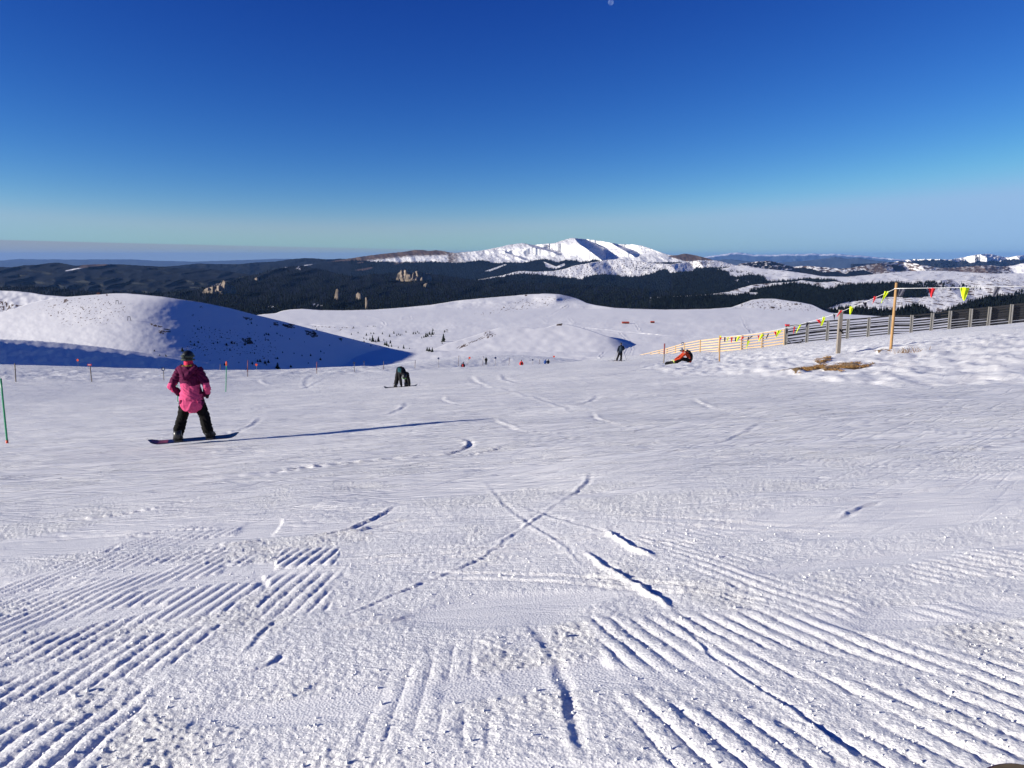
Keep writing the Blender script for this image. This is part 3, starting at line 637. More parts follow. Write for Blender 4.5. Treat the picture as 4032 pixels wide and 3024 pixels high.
layer('snow_hill', 'bare rolling snow hills with forest on the left flank at right', 2640, 5200, 900,
      [(2640,1075),(2740,1066),(2800,1062),(2858,1055),(2921,1044),(2950,1047),(2985,1055),(3030,1060),(3080,1064),(3175,1077),(3238,1088),(3333,1090),(3430,1081),(3522,1072),(3600,1067),(3664,1065),(3740,1067),(3807,1072),(3902,1077),(4032,1076),(4300,1070),(5200,1080)],
      1200, 70, tab([1044,1090,1200],[7600,6600,5000]), lambda U,R,V: .006*fbm(U/90,R/26,3,277), q3, .6, 14, LANDM)
def q2(U, R, V):
    P = [(2560,1172),(2850,1162),(2895,1166),(2925,1158),(2960,1143),(3060,1124),(3130,1114),(3140,1118),(3190,1122),(3228,1130),(3250,1142),(3275,1138),(3305,1124),(3420,1118),(3520,1113),(3590,1120),(3640,1136),(3655,1168),(3560,1173),(3520,1166),(3330,1190),(3250,1215),(3300,1300),(2560,1300)]
    f = 1.3*polymask(P,U,R+4*fbm(U/7,R/6,3,281),2.5)-.1
    f -= 1.5*polymask([(2932,1150),(2985,1152),(2978,1164),(2960,1166)],U,R,2)
    f -= 1.2*polymask([(3180,1180),(3296,1186),(3296,1190)],U,R,1)
    f = np.maximum(f, .85*polymask([(3560,1120),(3680,1110),(3700,1130),(3640,1165),(3600,1170)],U,R,4)*sstep(-.15,.1,fbm(U/7,R/4,3,283)))
    f = np.maximum(f, .85*polymask([(3560,1110),(3780,1112),(3900,1140),(3800,1150),(3700,1140)],U,R,8)*sstep(.15,.4,fbm((U+R)/9,R/4,3,285)))
    f = np.maximum(f, .85*polymask([(3990,1160),(4032,1130),(4200,1120),(4200,1190),(4032,1180)],U,R,6)*sstep(-.1,.2,fbm(U/7,R/4,3,287)))
    b = .3+.55*sstep(-.05,.5,fbm(U/40,(R-.12*U)/4,4,289))
    b = np.maximum(b, .9*polymask([(3660,1106),(3700,1104),(3690,1108),(3664,1110)],U,R,3))
    return f, b-.16
Q2S = np.array([[2800,0],[3250,0],[3640,-.03],[3700,-.04],[3760,.05],[3830,.02],[3900,-.03],[4060,.05],[4300,0]])
layer('snow_ridge', 'snow spur edged with dark spruce woods behind the fence', 2560, 5200, 1000,
      [(2560,1172),(2780,1160),(2868,1149),(2910,1136),(2960,1122),(3000,1118),(3048,1114),(3090,1112),(3134,1108),(3160,1103),(3190,1108),(3220,1112),(3290,1108),(3333,1112),(3420,1112),(3522,1108),(3620,1104),(3680,1104),(3740,1100),(3850,1104),(3950,1110),(4032,1108),(4300,1100),(5200,1110)],
      1300, 100, tab([1100,1170,1300],[4700,3900,2900]), lambda U,R,V: .005*fbm(U/60,R/28,3,291)+np.interp(U-1.2*(R-1105),Q2S[:,0],Q2S[:,1])*.35, q2, .8, 10, LANDM)

# main forest in the middle distance
def f3(U, R, V):
    f = np.full(U.shape, 1.25)
    for p in ([(800,1140),(860,1112),(880,1104),(900,1128),(915,1140)], [(893,1095),(920,1092),(955,1083),(968,1090),(930,1097)], [(1100,1051),(1135,1046),(1150,1050),(1110,1056)],
              [(1043,1212),(1060,1202),(1080,1204),(1090,1214)], [(1224,1198),(1240,1194),(1290,1206),(1240,1208)], [(1164,1049),(1180,1046),(1184,1066),(1166,1060)]):
        f -= 1.25*polymask(p, U, R, 3)*sstep(-.3,.2,fbm(U/8,R/5,3,301))
    return f, .6*polymask([(780,1145),(870,1090),(960,1080),(960,1150)],U,R,8)
layer('forest_hill', 'dark spruce covered hill filling the valley in the centre', -900, 3400, 1100,
      [(-900,1140),(-200,1132),(0,1132),(100,1127),(170,1129),(300,1142),(400,1152),(520,1156),(640,1152),(760,1142),(800,1132),(860,1116),(900,1108),(960,1088),(1010,1080),(1060,1066),(1110,1054),(1150,1048),(1180,1047),(1240,1056),(1290,1067),(1340,1080),(1400,1090),(1450,1080),(1560,1074),(1640,1080),(1720,1080),(1800,1092),(1860,1102),(1960,1106),(2100,1112),(2300,1122),(2500,1134),(2700,1150),(2900,1176),(3200,1210),(3400,1230)],
      1300, 70, tab([1045,1110,1200,1300],[7400,5600,3600,2400]), lambda U,R,V: .06*np.abs(fbm((U+2.5*R)/150,(R-.1*U)/55,2,303)), f3, 1.5, 5, LANDM)
layer('wooded_knoll', 'dark wooded knolls just behind the grey fence', 3180, 5200, 400,
      [(3180,1262),(3260,1230),(3300,1216),(3360,1214),(3440,1218),(3500,1224),(3530,1228),(3555,1214),(3579,1208),(3600,1204),(3622,1206),(3645,1214),(3668,1234),(3700,1236),(3743,1218),(3775,1204),(3807,1192),(3870,1175),(3933,1164),(3985,1166),(4032,1162),(4300,1150),(5200,1160)],
      1330, 40, tab([1160,1330],[2700,1900]), rel(307,.02,60,20), lambda U,R,V: (0*U+1.2, 0*U), 1.5, 5, LANDM)

# the plateau with its snow domes
def p_cov(U, R, V):
    s = sstep(.30, .5, fbm(U/9, R/3.2, 3, 311))
    a = np.maximum.reduce([polymask([(1880,1230),(2060,1170),(2180,1158),(2280,1185),(2130,1215),(1900,1250),(1820,1240)],U,R,14)*.8,
        polymask([(2870,1212),(2950,1184),(3060,1178),(3180,1195),(3250,1232),(3120,1228),(3000,1222)],U,R,10)*.95,
        polymask([(2180,1158),(2250,1168),(2320,1195),(2260,1185)],U,R,4)*.7])
    b = .05+.78*s*a
    for p in ([(1230,1283),(1400,1290),(1400,1294),(1230,1287)], [(1330,1300),(1350,1294),(1345,1302)]): b = np.maximum(b, .8*polymask(p,U,R,2)*sstep(-.2,.3,fbm(U/8,R/3,2,313)))
    for px_, r_, w_, h_ in ((3043,1211,9,4),(2071,1163,5,3),(3135,1198,8,3)):
        b = np.maximum(b, 1.2*np.exp(-((U-px_)/w_)**2-((R-r_)/h_)**2))
    return 0*U-.5, b
PT = [[(300,1268),(1200,1278),(1300,1285),(1500,1287)],[(1440,1245),(1505,1262),(1520,1278)],[(1500,1232),(1700,1246),(1900,1262),(2160,1240),(2320,1226),(2600,1224),(2850,1240)],
 [(2160,1245),(2230,1205)],[(2125,1247),(2150,1265)],[(2240,1252),(2255,1270)],[(2740,1232),(3020,1254),(3400,1262)],[(2920,1248),(2930,1280),(2960,1312)],[(2500,1275),(2520,1305)],
 [(2300,1292),(2480,1310),(2640,1325),(2900,1335)],[(2340,1318),(2440,1340),(2478,1350),(2460,1395)],[(2440,1340),(2400,1370),(2360,1405)],[(2440,1310),(2475,1345),(2490,1375),(2480,1400)],[(1585,1250),(1615,1246),(1620,1256),(1585,1258)]]
def lines_d(L_, U, R):
    best = np.full(U.shape, 1e9)
    for P in L_:
        for (ax, ay), (bx, by) in zip(P[:-1], P[1:]):
            t = np.clip(((U-ax)*(bx-ax)+(R-ay)*(by-ay))/((bx-ax)**2+(by-ay)**2), 0, 1); best = np.minimum(best, (U-ax-t*(bx-ax))**2*.5+(R-ay-t*(by-ay))**2)
    return np.sqrt(best)
def p_rel(U, R, V):
    r = .008*fbm(U/200, R/34, 3, 315)+.0012*fbm(U/40, R/14, 3, 316)
    d_ = lines_d(PT, U+4*fbm(U/30,R/9,2,318), R+1.2*fbm(U/40,R/9,2,317)); r += .0035*np.exp(-(d_/1.7)**2) - .003*np.exp(-((d_-3)/2)**2)
    r += .0016*fbm(U/90,R/2.6,3,319)
    # dome whose right flank turns away from the sun
    r += .055*np.interp(U, [2100,2190,2330,2420,2600],[0,-.35,1.0,.55,0])*np.exp(-((R-1172)/17)**2)
    r += .03*np.interp(U, [2350,2420,2470,2560],[0,-.5,.6,0])*np.exp(-((R-1265)/12)**2)*0
    return r
layer('plateau', 'smooth snow plateau with low domes below the forest', 300, 5200, 1300,
      [(300,1262),(900,1262),(990,1243),(1050,1236),(1085,1234),(1110,1224),(1150,1218),(1200,1216),(1260,1221),(1350,1222),(1480,1219),(1600,1210),(1700,1200),(1800,1184),(1900,1174),(2000,1166),(2080,1159),(2150,1156),(2200,1158),(2240,1166),(2280,1178),(2310,1193),(2350,1202),(2420,1212),(2500,1216),(2620,1219),(2700,1218),(2800,1216),(2880,1210),(2925,1194),(2960,1181),(3000,1176),(3050,1176),(3090,1182),(3150,1190),(3200,1200),(3235,1218),(3265,1230),(3320,1236),(3420,1242),(3520,1248),(3700,1252),(4032,1258),(5200,1270)],
      1500, 150, tab([1155,1215,1240,1270,1300,1340,1400,1500],[2350,2000,1560,1230,1080,900,700,540]), p_rel, p_cov, .4, 20, LAND)
def k_cov(U, R, V):
    b = .03+0*U
    b = np.maximum(b, .9*polymask([(1905,1305),(1925,1300),(1955,1312),(1950,1325),(1920,1335),(1900,1330)],U,R,6)*sstep(-.1,.3,fbm(U/9,R/3,3,321)))
    b = np.maximum(b, .95*polymask([(1800,1365),(1900,1325),(1905,1332),(1820,1370),(1795,1378)],U,R,4)*sstep(-.1,.3,fbm((U+R)/12,(R+.5*U)/3,3,323)))
    b = np.maximum(b, 1.1*polymask([(2190,1278),(2205,1272),(2214,1276),(2212,1282),(2192,1282)],U,R,2))
    return 0*U-.5, b
layer('snow_knoll', 'rounded snow knoll in the middle with a blue shaded right flank', 1560, 2640, 500,
      [(1560,1420),(1640,1400),(1700,1380),(1760,1352),(1820,1336),(1880,1318),(1920,1304),(1960,1292),(2010,1288),(2060,1288),(2110,1294),(2150,1290),(2180,1280),(2205,1274),(2235,1277),(2280,1288),(2320,1300),(2360,1314),(2390,1324),(2440,1340),(2500,1362),(2560,1390),(2640,1430)],
      1500, 90, planes((2000,1300,760,.10,.26),(2240,1286,775,-.38,.06),(2050,1290,900,.0,.06),k=.03), lambda U,R,V: .0022*fbm(U/70,R/26,2,325), k_cov, .4, 14, LAND)

# left side
layer('snow_hill', 'small distant snow hill at the left edge with a dark scrubby flank', -900, 700, 300,
      [(-900,1130),(-200,1138),(0,1144),(60,1146),(120,1152),(180,1162),(260,1168),(330,1168),(420,1180),(700,1230)],
      1340, 50, tab([1140,1340],[1500,1000]), rel(331,.005,50,20), lambda U,R,V: (.0*U-.5, .9*polymask([(-200,1170),(0,1178),(50,1195),(100,1205),(60,1225),(0,1240),(-200,1260)],U,R,8)*sstep(-.2,.25,fbm(U/10,R/4,3,333))), .5, 12, LAND)
def h_cov(U, R, V):
    b = .02+.66*sstep(.3,.55,fbm((U-R)/14,(R+.35*U)/4.5,3,341))*polymask([(100,1215),(200,1175),(440,1158),(540,1200),(450,1290),(260,1290)],U,R,25)
    for p in ([(950,1245),(990,1252),(1000,1262),(970,1260)], [(950,1330),(985,1335),(1000,1355),(960,1350)], [(1075,1268),(1095,1270),(1095,1285),(1078,1283)], [(1100,1272),(1150,1280),(1165,1292),(1130,1295)],
              [(1195,1300),(1240,1305),(1255,1325),(1230,1330)], [(1330,1330),(1350,1330),(1345,1345)], [(1565,1388),(1625,1398),(1640,1412),(1590,1420),(1570,1405)], [(620,1298),(660,1305),(640,1318),(625,1312)], [(252,1180),(272,1172),(262,1192),(250,1192)], [(585,1270),(640,1285),(640,1290),(600,1284)]):
        b = np.maximum(b, 1.0*polymask(p,U,R,4)*sstep(-.45,.1,fbm(U/8,R/3.5,3,343)))
    b = np.maximum(b, .75*sstep(.42,.56,fbm(U/10,R/4.2,3,345))*polymask([(760,1270),(1000,1300),(1100,1330),(1100,1430),(700,1400)],U,R,30))
    return 0*U-.5, b
LH = planes((565,1162,612,.05,.20),(565,1162,612,-.39,-.01),(450,1150,700,.02,.03),(200,1420,380,.10,.22),k=.065)
layer('snow_hill', 'big snow hill at left, sunlit dome and deep blue shaded right flank', -900, 1800, 900,
      [(-900,1330),(-400,1275),(0,1230),(60,1214),(110,1196),(160,1184),(220,1174),(300,1166),(380,1160),(450,1155),(500,1155),(560,1160),(640,1168),(720,1180),(800,1192),(900,1212),(1000,1238),(1100,1262),(1200,1288),(1300,1313),(1400,1338),(1500,1362),(1600,1388),(1680,1402),(1800,1420)],
      1560, 150, LH, lambda U,R,V: .0014*fbm(U/110,R/40,3,351)+.0003*fbm(U/22,R/12,2,353), h_cov, .35, 14, LAND)
SPUR = planes((0,1335,380,-.40,-.03),(0,1335,396,-.17,-.14),k=.004)
layer('snow_spur', 'low snow spur in blue shade below the left hill, sunlit along its crest', -900, 1300, 500,
      [(-900,1300),(-300,1322),(0,1335),(120,1340),(250,1350),(400,1366),(480,1378),(560,1384),(650,1396),(760,1408),(850,1424),(950,1440),(1050,1456),(1300,1500)],
      1600, 60, SPUR, lambda U,R,V: .004*fbm(U/60,R/24,3,361), lambda U,R,V: (0*U-.5, 0*U-.2), .6, 14, LAND)

# spruces of the far woods, too many to count
def forest(name, label, region, surf, n, h, seed, thr=.55):
    rs = np.random.RandomState(seed); us, fr, cr, P, cov, nv = SURF[surf]
    u = rs.uniform(region[0], region[1], n*3); r = rs.uniform(region[2], region[3], n*3)
    cr_ = np.interp(u, us, cr); ok = r > cr_+.6; u = u[ok]; r = r[ok]
    x, y, z, c = surf_at(surf, u, r); ok = c > thr; x, y, z = [q[ok][:n] for q in (x, y, z)]
    n = len(x); H = h*rs.uniform(.6, 1.35, n); Wd = H*rs.uniform(.17, .25, n); ph = rs.uniform(0, 6.28, n)
    k = 4; ang = ph[:, None]+np.arange(k)[None]*2*np.pi/k
    base = np.stack([x[:, None]+np.cos(ang)*Wd[:, None], y[:, None]+np.sin(ang)*Wd[:, None], np.repeat((z-h*.12)[:, None], k, 1)], -1)
    top = np.stack([x, y, z+H], -1)[:, None]
    v = np.concatenate([base, top], 1).reshape(-1, 3); o_ = np.arange(n)[:, None]*(k+1)
    f = np.stack([np.stack([o_[:, 0]+i, o_[:, 0]+(i+1) % k, o_[:, 0]+k], -1) for i in range(k)], 1).reshape(-1, 3)
    me = mesh_np(name, v, f, False, True); tag(link(name, me, mats=(FOREST,)), label, kind='stuff')
forest('forest', 'dark spruce forest across the middle of the valley', (0, 3000, 1050, 1260), 'forest_hill', 16000, 17, 11)
forest('forest', 'spruce woods on the flank of the lower snow ridge', (1700, 3100, 1040, 1235), 'mountain_ridge', 22000, 20, 12)
forest('forest', 'spruce woods on the snow spur behind the fence', (2565, 4200, 1100, 1290), 'snow_ridge', 19000, 15, 13)
forest('forest', 'spruce woods on the left flank of the rolling snow hill', (2645, 3420, 1050, 1180), 'snow_hill', 8000, 17, 14)
forest('forest', 'spruces on the dark knolls just behind the grey fence', (3250, 4200, 1160, 1270), 'wooded_knoll', 4500, 13, 15)
forest('forest', 'spruce woods at the foot of the big mountain', (1380, 2450, 1020, 1100), 'mountain', 9000, 24, 16)
forest('forest', 'scrubby spruces on the small distant hill at left', (0, 100, 1175, 1235), 'snow_hill.001', 60, 6, 17, .1)

# the air: even, pale haze over the whole scene
def haze():
    m = bpy.data.materials.new('haze'); m.use_nodes = True; N = m.node_tree.nodes; N.clear()
    out = N.new('ShaderNodeOutputMaterial'); v = N.new('ShaderNodeVolumePrincipled')
    v.inputs['Color'].default_value = HAZE_COL; v.inputs['Density'].default_value = HAZE_D; v.inputs['Anisotropy'].default_value = 0.0
    m.node_tree.links.new(v.outputs[0], out.inputs['Volume'])
    me = bpy.data.meshes.new('haze'); r = 92000; z0, z1 = -935.0, 400.0
    vs = [(x, y, z) for z in (z0, z1) for x, y in ((-r, -r), (r, -r), (r, r), (-r, r))]
    me.from_pydata(vs, [], [(0, 3, 2, 1), (4, 5, 6, 7), (0, 1, 5, 4), (1, 2, 6, 5), (2, 3, 7, 6), (3, 0, 4, 7)])
    tag(link('haze', me, mats=(m,)), 'thin blue haze in the air over the valleys', kind='stuff')
HAZE_COL, HAZE_D = (.17, .37, .84, 1), 1.05e-5
haze()
# ------------------------------------------------------------------ builders for the objects
class MB:
    def __init__(s): s.v = []; s.f = []; s.m = []
    def add(s, vs, fs, mi=0):
        o = len(s.v); s.v += [tuple(map(float, q)) for q in vs]; s.f += [tuple(i+o for i in f) for f in fs]; s.m += [mi]*len(fs); return s
    def box(s, c, size, rot=None, mi=0, taper=1.0):
        x, y, z = [q/2 for q in size]; vs = [Vector((sx*x*(taper if sz > 0 else 1), sy*y*(taper if sz > 0 else 1), sz*z)) for sz in (-1, 1) for sy in (-1, 1) for sx in (-1, 1)]
        if rot is not None: vs = [rot @ v for v in vs]
        vs = [v+Vector(c) for v in vs]
        return s.add(vs, [(0, 2, 3, 1), (4, 5, 7, 6), (0, 1, 5, 4), (2, 6, 7, 3), (0, 4, 6, 2), (1, 3, 7, 5)], mi)
    def beam(s, a, b, w, h, mi=0, up=(0, 0, 1)):
        a = Vector(a); b = Vector(b); d = b-a; L_ = d.length; d.normalize(); upv = Vector(up)
        sd = d.cross(upv).normalized(); u2 = sd.cross(d).normalized()
        vs = [p+sd*sx*w/2+u2*sz*h/2 for p in (a, b) for sz in (-1, 1) for sx in (-1, 1)]
        return s.add(vs, [(0, 1, 3, 2), (4, 6, 7, 5), (0, 4, 5, 1), (2, 3, 7, 6), (0, 2, 6, 4), (1, 5, 7, 3)], mi)
    def tube(s, pts, rad, n=10, mi=0, ref=(0, 1, 0), caps=True):
        """rounded tube through points; rad = r or (r across ref-side, r along ref)"""
        P = [Vector(p) for p in pts]; R_ = [(r, r) if not hasattr(r, '__len__') else r for r in (rad if hasattr(rad, '__len__') else [rad]*len(P))]
        rings = []; ref = Vector(ref)
        def ring(c, d, rx, ry):
            sd = d.cross(ref)
            if sd.length < 1e-3: sd = d.cross(Vector((1, 0, 0)))
            sd.normalize(); u2 = sd.cross(d).normalized()
            return [c+sd*rx*math.cos(2*math.pi*k/n)+u2*ry*math.sin(2*math.pi*k/n) for k in range(n)]
        for i, p in enumerate(P):
            d = (P[min(i+1, len(P)-1)]-P[max(i-1, 0)]).normalized(); rx, ry = R_[i]
            if caps and i == 0:
                for t in (.95, .6): rings.append(ring(p-d*min(rx, ry)*t, d, rx*math.sqrt(1-t*t), ry*math.sqrt(1-t*t)))
            rings.append(ring(p, d, rx, ry))
            if caps and i == len(P)-1:
                for t in (.6, .95): rings.append(ring(p+d*min(rx, ry)*t, d, rx*math.sqrt(1-t*t), ry*math.sqrt(1-t*t)))
        vs = [q for r in rings for q in r]; fs = []
        for i in range(len(rings)-1):
            for k in range(n): fs.append((i*n+k, i*n+(k+1) % n, (i+1)*n+(k+1) % n, (i+1)*n+k))
        fs.append(tuple(range(n-1, -1, -1))); fs.append(tuple((len(rings)-1)*n+k for k in range(n)))
        return s.add(vs, fs, mi)
    def ell(s, c, r, n=12, m=8, rot=None, mi=0):
        vs = []; fs = []
        for i in range(m+1):
            ph = math.pi*i/m
            for k in range(n):
                v = Vector((r[0]*math.sin(ph)*math.cos(2*math.pi*k/n), r[1]*math.sin(ph)*math.sin(2*math.pi*k/n), r[2]*math.cos(ph)))
                if rot is not None: v = rot @ v
                vs.append(v+Vector(c))
        for i in range(m):
            for k in range(n): fs.append((i*n+k, (i+1)*n+k, (i+1)*n+(k+1) % n, i*n+(k+1) % n))
        return s.add(vs, fs, mi)
    def build(s, name, mats, parent=None, smooth=False, loc=None):
        me = bpy.data.meshes.new(name); me.from_pydata(s.v, [], s.f); me.update()
        if not isinstance(mats, (list, tuple)): mats = (mats,)
        if smooth: me.polygons.foreach_set('use_smooth', np.ones(len(me.polygons), bool))
        o = link(name, me, parent, mats, loc)
        if len(mats) > 1: me.polygons.foreach_set('material_index', np.array(s.m, np.int32))
        return o
DG = None
def melt(mb, name, mats, parent=None, voxel=.02, smooth=3, wrinkle=0.0, ws=9.0, matf=None, seed=0, post=None):
    """join overlapping shapes into ONE continuous skin, smooth it, add cloth folds, choose material by place"""
    me = bpy.data.meshes.new(name+'_src'); me.from_pydata(mb.v, [], mb.f); me.update()
    o = bpy.data.objects.new(name+'_src', me); C.objects.link(o)
    md = o.modifiers.new('r', 'REMESH'); md.mode = 'VOXEL'; md.voxel_size = voxel
    if smooth: sm = o.modifiers.new('s', 'SMOOTH'); sm.factor = .5; sm.iterations = smooth
    dg = bpy.context.evaluated_depsgraph_get(); dg.update()
    out = bpy.data.meshes.new_from_object(o.evaluated_get(dg)); out.name = name
    bpy.data.objects.remove(o); bpy.data.meshes.remove(me)
    n = len(out.vertices); co = np.zeros(n*3, np.float32); out.vertices.foreach_get('co', co); co = co.reshape(-1, 3)
    if wrinkle:
        no = np.zeros(n*3, np.float32); out.vertices.foreach_get('normal', no); no = no.reshape(-1, 3)
        w = np.abs(fbm(co[:, 2]*ws+co[:, 0]*ws*.35+2*perlin(co[:, 0]*3, co[:, 2]*3, seed), co[:, 0]*ws*.45+co[:, 1]*ws*.5, 3, seed+3))
        co = co + no*((.35-w)*wrinkle)[:, None]
    out.vertices.foreach_set('co', np.ascontiguousarray(co, np.float32).ravel()); out.update()
    out.polygons.foreach_set('use_smooth', np.ones(len(out.polygons), bool))
    out.materials.clear()
    if not isinstance(mats, (list, tuple)): mats = (mats,)
    ob = link(name, out, parent, mats)
    if matf is not None:
        c = np.zeros(len(out.polygons)*3, np.float32); out.polygons.foreach_get('center', c); c = c.reshape(-1, 3)
        out.polygons.foreach_set('material_index', matf(c[:, 0], c[:, 1], c[:, 2]).astype(np.int32))
    return ob
M_ = {}
M_['pine'] = mat_wood('pale_timber', (.60, .42, .23), .75)
M_['pine2'] = mat_wood('orange_timber', (.42, .25, .11), .62, (30, 30, 4))
M_['grey'] = mat_wood('weathered_timber', (.052, .052, .056), .55, (3, 40, 40))
M_['greypost'] = mat_wood('grey_post_timber', (.17, .165, .16), .6, (40, 40, 3))
M_['greybat'] = mat_wood('pale_batten_timber', (.34, .33, .32), .7, (40, 40, 3))
M_['postgrey'] = mat_wood('old_post_timber', (.27, .235, .20), .6, (30, 30, 4))
M_['thin'] = mat('thin_pole_paint', (.16, .12, .11), .6)
M_['redpole'] = mat('faded_red_pole', (.22, .05, .05), .5)
M_['green'] = mat('green_plastic', (.02, .30, .12), .35, .4, .05)
M_['orange'] = mat('orange_red_plastic', (.75, .09, .035), .4, .4, .05)
M_['red'] = mat('red_paint', (.55, .02, .03), .45, .4, .08)
M_['blue'] = mat('dark_blue_sign', (.015, .03, .10), .35, .4, .05)
M_['white'] = mat('white_paint', (.78, .78, .78), .5, .3, .04)
M_['black'] = mat('black_cloth', (.010, .010, .012), .85, .15, .3, 12)
M_['darkgrey'] = mat('charcoal_cloth', (.013, .013, .015), .8, .12, .3, 12)
M_['yflag'] = mat('neon_yellow_cloth', (.72, .90, .02), .6, .2, .05)
M_['rflag'] = mat('red_cloth', (.70, .03, .04), .7, .2, .06)
M_['bflag'] = mat('black_flag_cloth', (.025, .025, .04), .7, .2, .1)
M_['gflag'] = mat('grey_flag_cloth', (.14, .14, .17), .7, .2, .1)
M_['rope'] = mat('white_rope', (.75, .75, .75), .7)
M_['metal'] = mat('galvanised_steel', (.32, .33, .34), .45, .5, .1, metal=.6)

def mound(o, r=.12): pass
def pole(px, base, top, y, r, m, name, label, cat, group=None, extra=None, px_top=None, square=False, sink=.25):
    g = gp(px, base, y); e = empty(name, g, label, cat, group)
    zt = at(px, top, y)[2]-g[2]
    lx = 0.0
    if px_top is not None: lx = at(px_top, top, y)[0]-g[0]
    mb = MB()
    if square: mb.box((lx/2, 0, (zt-sink)/2), (2*r, 2*r, zt+sink), taper=.97)
    else:
        n = 8; k = 6
        mb.tube([(lx*t, 0, -sink+(zt+sink)*t) for t in (0, .2, .5, .8, 1)], [r*1.05, r*1.03, r, r*.97, r*.93], n, caps=False)
    mb.build('pole', m, e, smooth=not square)
    return e, zt, lx
GP = 'piste marker poles along the far edge'
# ---- poles and signs
e, h, lx = pole(3507, 1378, 1113, 36, .066, M_['pine2'], 'wooden_pole', 'tall orange brown round wooden pole carrying the pennant rope in front of the grey fence', 'pole', px_top=3530)
MB().tube([(lx-.075, -.02, h-.27), (lx, -.075, h-.27), (lx+.075, -.02, h-.27), (lx+.03, .06, h-.27), (lx-.06, .05, h-.27), (lx-.075, -.02, h-.27)], .012, 6).build('rope_tie', M_['rope'], e, True)
for zz_, aa in ((.9, .4), (1.7, 2.0), (2.4, 5.2)):
    MB().ell((lx*zz_/h+.06*math.cos(aa), .06*math.sin(aa)-.02, zz_), (.02, .02, .03), 8, 5).build('knot', M_['postgrey'], e, True)
e, h, lx = pole(3303, 1391, 1220, 40, .09, M_['postgrey'], 'wooden_post', 'thick weathered square post with a dark strap, before the grey fence', 'post', px_top=3308, square=True)
MB().beam((-.1, -.1, 1.28), (.12, -.1, 1.02), .03, .05).beam((.1, -.1, 1.12), (.1, .1, 1.02), .03, .05).box((0, -.095, 1.18), (.2, .02, .05)).build('strap', M_['black'], e)
pole(2833, 1437, 1321, 53, .048, M_['pine2'], 'wooden_pole', 'short orange brown wooden pole before the yellow fence, first pole of the pennant rope', 'pole', px_top=2834)
e, h, lx = pole(2613, 1426, 1353, 60, .05, M_['postgrey'], 'marker_pole', 'dark red topped pole standing just left of the seated snowboarder', 'pole', px_top=2617)
MB().tube([(lx*.45, 0, h*.45), (lx, 0, h+.01)], .053, 8, caps=False).build('red_top', M_['redpole'], e, True)
e, h, lx = pole(62, 1505, 1431, 58, .045, M_['postgrey'], 'wooden_post', 'bare grey wooden post with a stub nail, leftmost on the far piste edge', 'post', px_top=58)
MB().beam((0, 0, h*.68), (.12, 0, h*.66), .03, .03).build('stub', M_['thin'], e)
e, h, lx = pole(361, 1502, 1436, 58, .04, M_['postgrey'], 'sign_post', 'grey post with a small red board on its top at the far left edge', 'sign', px_top=354)
MB().box((lx, -.06, h+.0), (.30, .03, .13)).build('red_board', M_['red'], e); MB().box((lx-.01, -.08, h+.0), (.2, .008, .035)).build('white_mark', M_['white'], e)
def roundsign(px, base, cy_, y, rad, label, arrow=None, pt_=None, board=None, group=None, pm='postgrey', pr=.03):
    e, h, lx = pole(px, base, cy_, y, pr, M_[pm], 'sign_post', label, 'sign', group, px_top=pt_)
    n = 20; mb = MB()
    for (r0, yy, d, mi) in ((rad, -.05, .03, 0),):
        vs = [(lx+r0*math.cos(2*math.pi*k/n), yy+s_*d/2, h+r0*math.sin(2*math.pi*k/n)) for s_ in (-1, 1) for k in range(n)]
        mb.add(vs, [tuple(range(n)), tuple(range(2*n-1, n-1, -1))]+[(k, n+k, n+(k+1) % n, (k+1) % n) for k in range(n)])
    mb.build('disc', M_[board or 'blue'], e)
    return e, h, lx
e, h, lx = roundsign(645, 1497, 1453, 60, .15, 'round dark blue sign with a white arrow pointing right on a thin post', pt_=643)
MB().box((lx-.02, -.075, h), (.15, .012, .035)).build('arrow', M_['white'], e)
MB().add([(lx+.0, -.081, h+.085), (lx+.03, -.081, h+.085), (lx+.11, -.081, h), (lx+.03, -.081, h-.085), (lx, -.081, h-.085), (lx+.05, -.081, h)], [(5, 4, 3, 2), (0, 5, 2, 1)]).build('arrow_head', M_['white'], e)
pole(28, 1740, 1490, 16.9, .02, M_['green'], 'gate_pole', 'thin bright green slalom pole leaning at the left edge of the photo', 'pole', px_top=3)
MB().tube([(0, 0, -.1), (0, 0, .035)], .026, 8, caps=False).build('foot', M_['orange'], C.objects[-1].parent or None, True) if False else None
ge = [o for o in C.objects if o.name == 'gate_pole'][0]
MB().tube([(0, 0, -.05), (0, 0, .04)], .027, 8, caps=False).build('red_foot', M_['orange'], ge, True)
e, h, lx = pole(888, 1541, 1423, 46, .026, M_['green'], 'gate_pole', 'green slalom pole with orange top right of the pink snowboarder', 'pole', px_top=892)
MB().tube([(lx*.86, 0, h*.86), (lx, 0, h)], .05, 8, caps=False).build('orange_top', M_['orange'], e, True)
e, h, lx = pole(700, 1582, 1452, 32, .017, M_['green'], 'gate_pole', 'green slalom pole with orange top half hidden behind the pink snowboarder', 'pole', px_top=693)
MB().tube([(lx*.84, 0, h*.84), (lx, 0, h)], .032, 8, caps=False).build('orange_top', M_['orange'], e, True)
